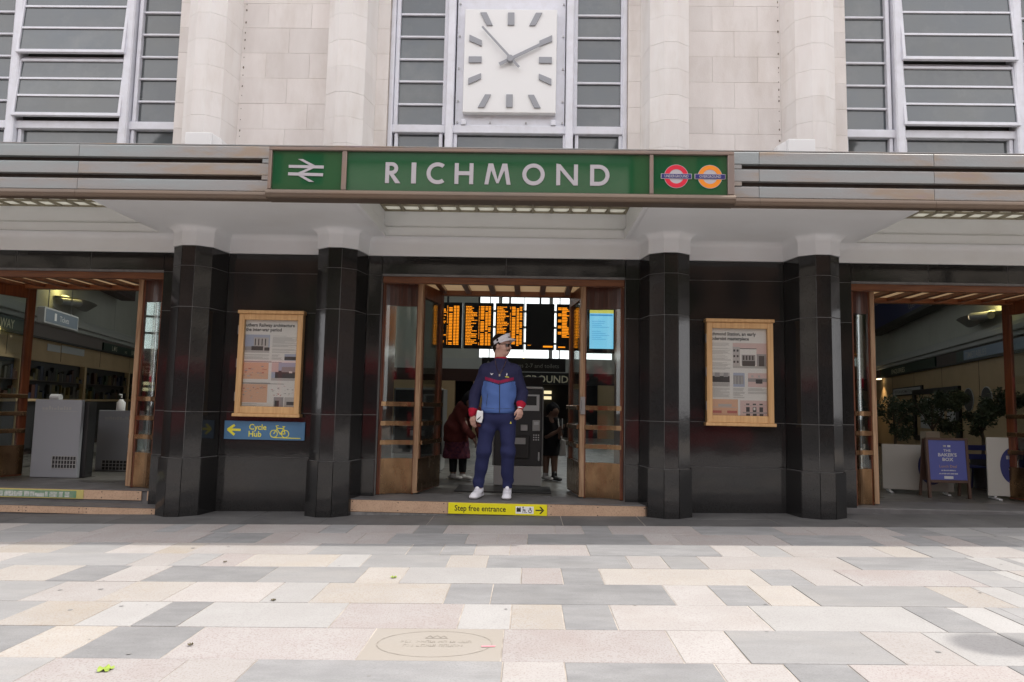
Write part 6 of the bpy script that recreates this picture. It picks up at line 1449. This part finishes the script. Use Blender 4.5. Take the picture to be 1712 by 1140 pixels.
# --- young person in black looking at a phone beside the right door
bp = empty('person', (.66, 2.0, FZ), 'small person in black clothes with pale shoulder bag beside the ticket machine', 'person'); by = 2.05
bb = SDF((.40, 1.6, FZ + .02), (1.0, 2.4, 1.15), .009)
bb.ell((.665, by - .02, .985), (.078, .088, .092), .02); bb.cap((.655, by, .92), (.645, by + .01, .86), .04, .045, .02); bb.cap((.64, by + .01, .83), (.63, by + .02, .50), .10, .10, .05)
for s_ in (-1, 1): bb.cap((.63 + s_ * .055, by + .02, .48), (.63 + s_ * .06, by, .09), .062, .036, .02)
bb.cap((.56, by, .82), (.58, by - .06, .62), .04, .034, .02); bb.cap((.58, by - .06, .62), (.72, by - .14, .70), .034, .024, .02); bb.cap((.72, by, .82), (.76, by - .05, .62), .04, .034, .02); bb.cap((.76, by - .05, .62), (.76, by - .14, .72), .033, .024, .02)
for w_ in ((.72, by - .14, .70), (.76, by - .14, .72)): hand(bb, w_, (.35, -.5, .5), (0, -.3, .9), (.2, -.6, -.3), .5, .8)
smesh('body', bb, M['skin_brown'], bp)
hr = SDF((.5, 1.8, .80), (.85, 2.3, 1.15), .009); hr.ell((.655, by + .0, 1.0), (.098, .105, .098), .02); hr.cap((.64, by + .06, .98), (.63, by + .07, .82), .065, .045, .03); hr.wrinkle(.007, (60, 60, 30), 9); hr.cut((.71, by - .08, .96), (.7, -.7, -.3)); smesh('hair', hr, M['black_cloth'], bp)
dr_ = SDF((.40, 1.7, .25), (.95, 2.4, .95), .010); dr_.cap((.64, by + .01, .83), (.635, by + .02, .40), .115, .135, .04, (1, .9, 1)); dr_.cap((.56, by, .82), (.575, by - .05, .68), .058, .05, .03); dr_.cap((.72, by, .82), (.755, by - .04, .68), .058, .05, .03); dr_.wrinkle(.012, (20, 20, 12), 3); dr_.cut((0, 0, .36), (0, 0, -1)); dr_.cut((0, 0, .895), (0, 0, 1)); smesh('dress', dr_, M['black_cloth'], bp, iters=2)
shoes(bp, .57, by, .5, M['grey_shoe']); shoes(bp, .69, by - .02, .5, M['black'])
ph = one('phone', M['lightgrey'], None, .775, .785, by - .24, by - .20, .74, .88); setp(ph, 'pale phone held up by the small person in black', 'phone')
bg_ = empty('shoulder_bag', (.80, by - .02, .40), 'pale cloth bag hanging from the shoulder of the person in black', 'bag'); mb = MB(); mb.prism_y([(.745, .36), (.85, .37), (.835, .58), (.775, .60)], by - .12, by - .06); mb.build('pouch', M['bag_cloth'], bg_, bevel=.015); mb = MB(); mb.tube([(.78, by - .09, .60), (.745, by - .10, .74), (.725, by - .05, .87)], .010, 6); mb.build('strap', M['bag_cloth'], bg_)
# white carrier bag seen past the man's left side
cb_ = empty('carrier_bag', (-.235, -.06, .76), 'small white paper bag held at the hip of the man in the visor', 'bag')
mb = MB(); mb.prism_y([(-.262, .86), (-.205, .84), (-.188, .90), (-.190, .985), (-.215, .975), (-.255, .99), (-.266, .92)], -.058, -.02); mb.build('bag', M['whitep'], cb_, bevel=.012); MB().prism_y([(-.255, .885), (-.205, .925), (-.23, .89), (-.25, .875)], -.0625, -.0585).build('mark', M['ink'], cb_)
MB().cbox(-.26, -.21, -.055, -.025, .80, .835, c=.01).build('bag_base', M['maroon_coat'], cb_)
# ------------------------------------------------------------------ far side of the street (seen in the reflections)
P('brick_far', (.22, .13, .09), .9, var=(.17, .10, .07), scale=5); P('render_far', (.56, .50, .41), .9, var=(.50, .44, .36), scale=2); P('stone_far', (.52, .47, .40), .9, var=(.46, .41, .35), scale=2)
M['far_glass'] = pmat('shop_glass', (.02, .022, .025), .3, spec=.2); P('roof_far', (.09, .08, .08), .8); P('far_leaf', (.05, .075, .03), .6, var=(.08, .11, .04), scale=2)
xb = -82
for i, (w_, h_, mt, lb) in enumerate(((24, 15, 'stone_far', 'pale stone office block far along the street to the left'), (18, 14, 'brick_far', 'red brick chambers across the street, second from the left'), (17, 14, 'render_far', 'cream three storey shop terrace across the street, far left'), (13, 16.5, 'brick_far', 'red brick shop building across the street with tall windows'), (16, 14.5, 'stone_far', 'stone bank building directly across the street'), (14, 17, 'brick_far', 'tall red brick mansion block across the street'), (20, 14, 'render_far', 'cream rendered shops across the street, to the right'), (20, 16, 'brick_far', 'red brick block far along the street to the right'), (22, 14, 'stone_far', 'pale stone offices at the far right end of the street'))):
    f_ = empty('street_building', (xb + w_ / 2, -36, -.5), lb, 'building', 'buildings across the street')
    MB().box(xb, xb + w_ - .3, -40, -33, -.5, h_).build('wall', M[mt], f_); MB().prism_x([(-40.2, h_), (-32.7, h_), (-34.5, h_ + 1.8), (-38.5, h_ + 1.8)], xb - .1, xb + w_ - .2).build('roof', M['roof_far'], f_)
    MB().cbox(xb + .3, xb + w_ - .6, -33.001, -32.9, 0, 2.7, c=.02).build('shop_front', M['far_glass'], f_); MB().cbox(xb + .1, xb + w_ - .4, -33.001, -32.75, 2.8, 3.5, c=.02).build('shop_fascia', M['darkgrey'] if i % 2 else M['red_cloth'], f_)
    n_ = int(w_ / 2.6)
    for k_ in range(n_):
        for z in (4.2, 7.2, 10.2, 13.2):
            if z + 2.2 < h_: x = xb + .9 + k_ * (w_ - 1.2) / n_; MB().cbox(x, x + 1.2, -33.001, -32.96, z, z + 1.8, c=.02).build('window', M['far_glass'], f_)
    xb += w_
rt = random.Random(5)
for i, (x, y, h_) in enumerate(((-9, -27, 8.5), (6.5, -28, 9.5), (17, -26, 8), (-22, -27, 9))):
    t_o = empty('street_tree', (x, y, -.6), 'leafy street tree on the far pavement, %s' % ('opposite the left entrance', 'opposite the right poster case', 'to the right of the others', 'farthest left')[i], 'tree', 'street trees across the road')
    mb = MB(); mb.tube([(x, y, -.6), (x + .1, y, h_ * .3), (x, y + .1, h_ * .55)], [.22, .17, .10], 8)
    for k_ in range(7): a = k_ * .9; mb.tube([(x, y, h_ * (.3 + .03 * k_)), (x + math.cos(a) * 1.0, y + math.sin(a) * 1.0, h_ * .6), (x + math.cos(a) * 1.9, y + math.sin(a) * 1.9, h_ * .75)], [.08, .05, .02], 6)
    mb.build('trunk', M['bark'], t_o); mb = MB()
    foliage(mb, (x, y, h_ * .70), 2.6, h_ * .30, 2600, .38); mb.build('crown', M['far_leaf'], t_o, recalc=False)

# a red bus and a red car passing on the road, seen only as reflections
bus = empty('bus', (-7.5, -17, -.6), 'red single deck bus passing along the road', 'bus'); P('bus_red', (.42, .015, .02), .25)
MB().cbox(-12.5, -2.5, -18.2, -15.8, -.2, 2.4, c=.12).build('body', M['bus_red'], bus)
for i in range(7): MB().cbox(-12.2 + i * 1.38, -12.2 + i * 1.38 + 1.24, -15.82, -15.76, .75, 1.95, c=.02).build('window', M['far_glass'], bus)
for x in (-10.6, -4.4):
    mb = MB(); mb.ring_y(x, -.12, 0, .47, -16.15, -15.78, n=24); mb.build('wheel', M['ink'], bus)
car = empty('parked_car', (5.5, -16, -.6), 'red hatchback parked on the road', 'car')
MB().prism_y([(3.6, -.3), (7.6, -.3), (7.65, .25), (6.9, .38), (6.2, .92), (4.5, .95), (3.75, .40), (3.55, .2)], -16.9, -15.3).build('body', M['bus_red'], car, bevel=.08)
MB().prism_y([(4.15, .42), (6.55, .40), (6.1, .84), (4.6, .86)], -15.298, -15.28).build('window', M['far_glass'], car)
for x in (4.4, 6.8):
    mb = MB(); mb.ring_y(x, -.28, 0, .32, -15.5, -15.27, n=20); mb.build('wheel', M['ink'], car)

# lamp post at the right edge of the forecourt (throws the bar of shade on the paving at the far right)
lp = empty('street_lamp', (7.2, -3.7, gz(7.2)), 'dark street lamp post with a long arm, right of the entrance', 'street lamp')
mb = MB(); mb.lathe([(.14, 0), (.14, .05), (.10, .10), (.095, .9), (.06, .98), (.05, 4.4)], (7.2, -3.7, gz(7.2)), 16); mb.build('post', M['darkgrey'], lp)
mb = MB(); mb.tube([(7.2, -3.7, 4.2), (6.9, -3.7, 4.42), (5.5, -3.7, 4.42)], .035, 10); mb.build('arm', M['darkgrey'], lp)
mb = MB(); mb.lathe([(.05, .16), (.16, .08), (.17, 0), (.12, -.05)], (5.42, -3.7, 4.36), 16); mb.build('lantern', M['darkgrey'], lp)
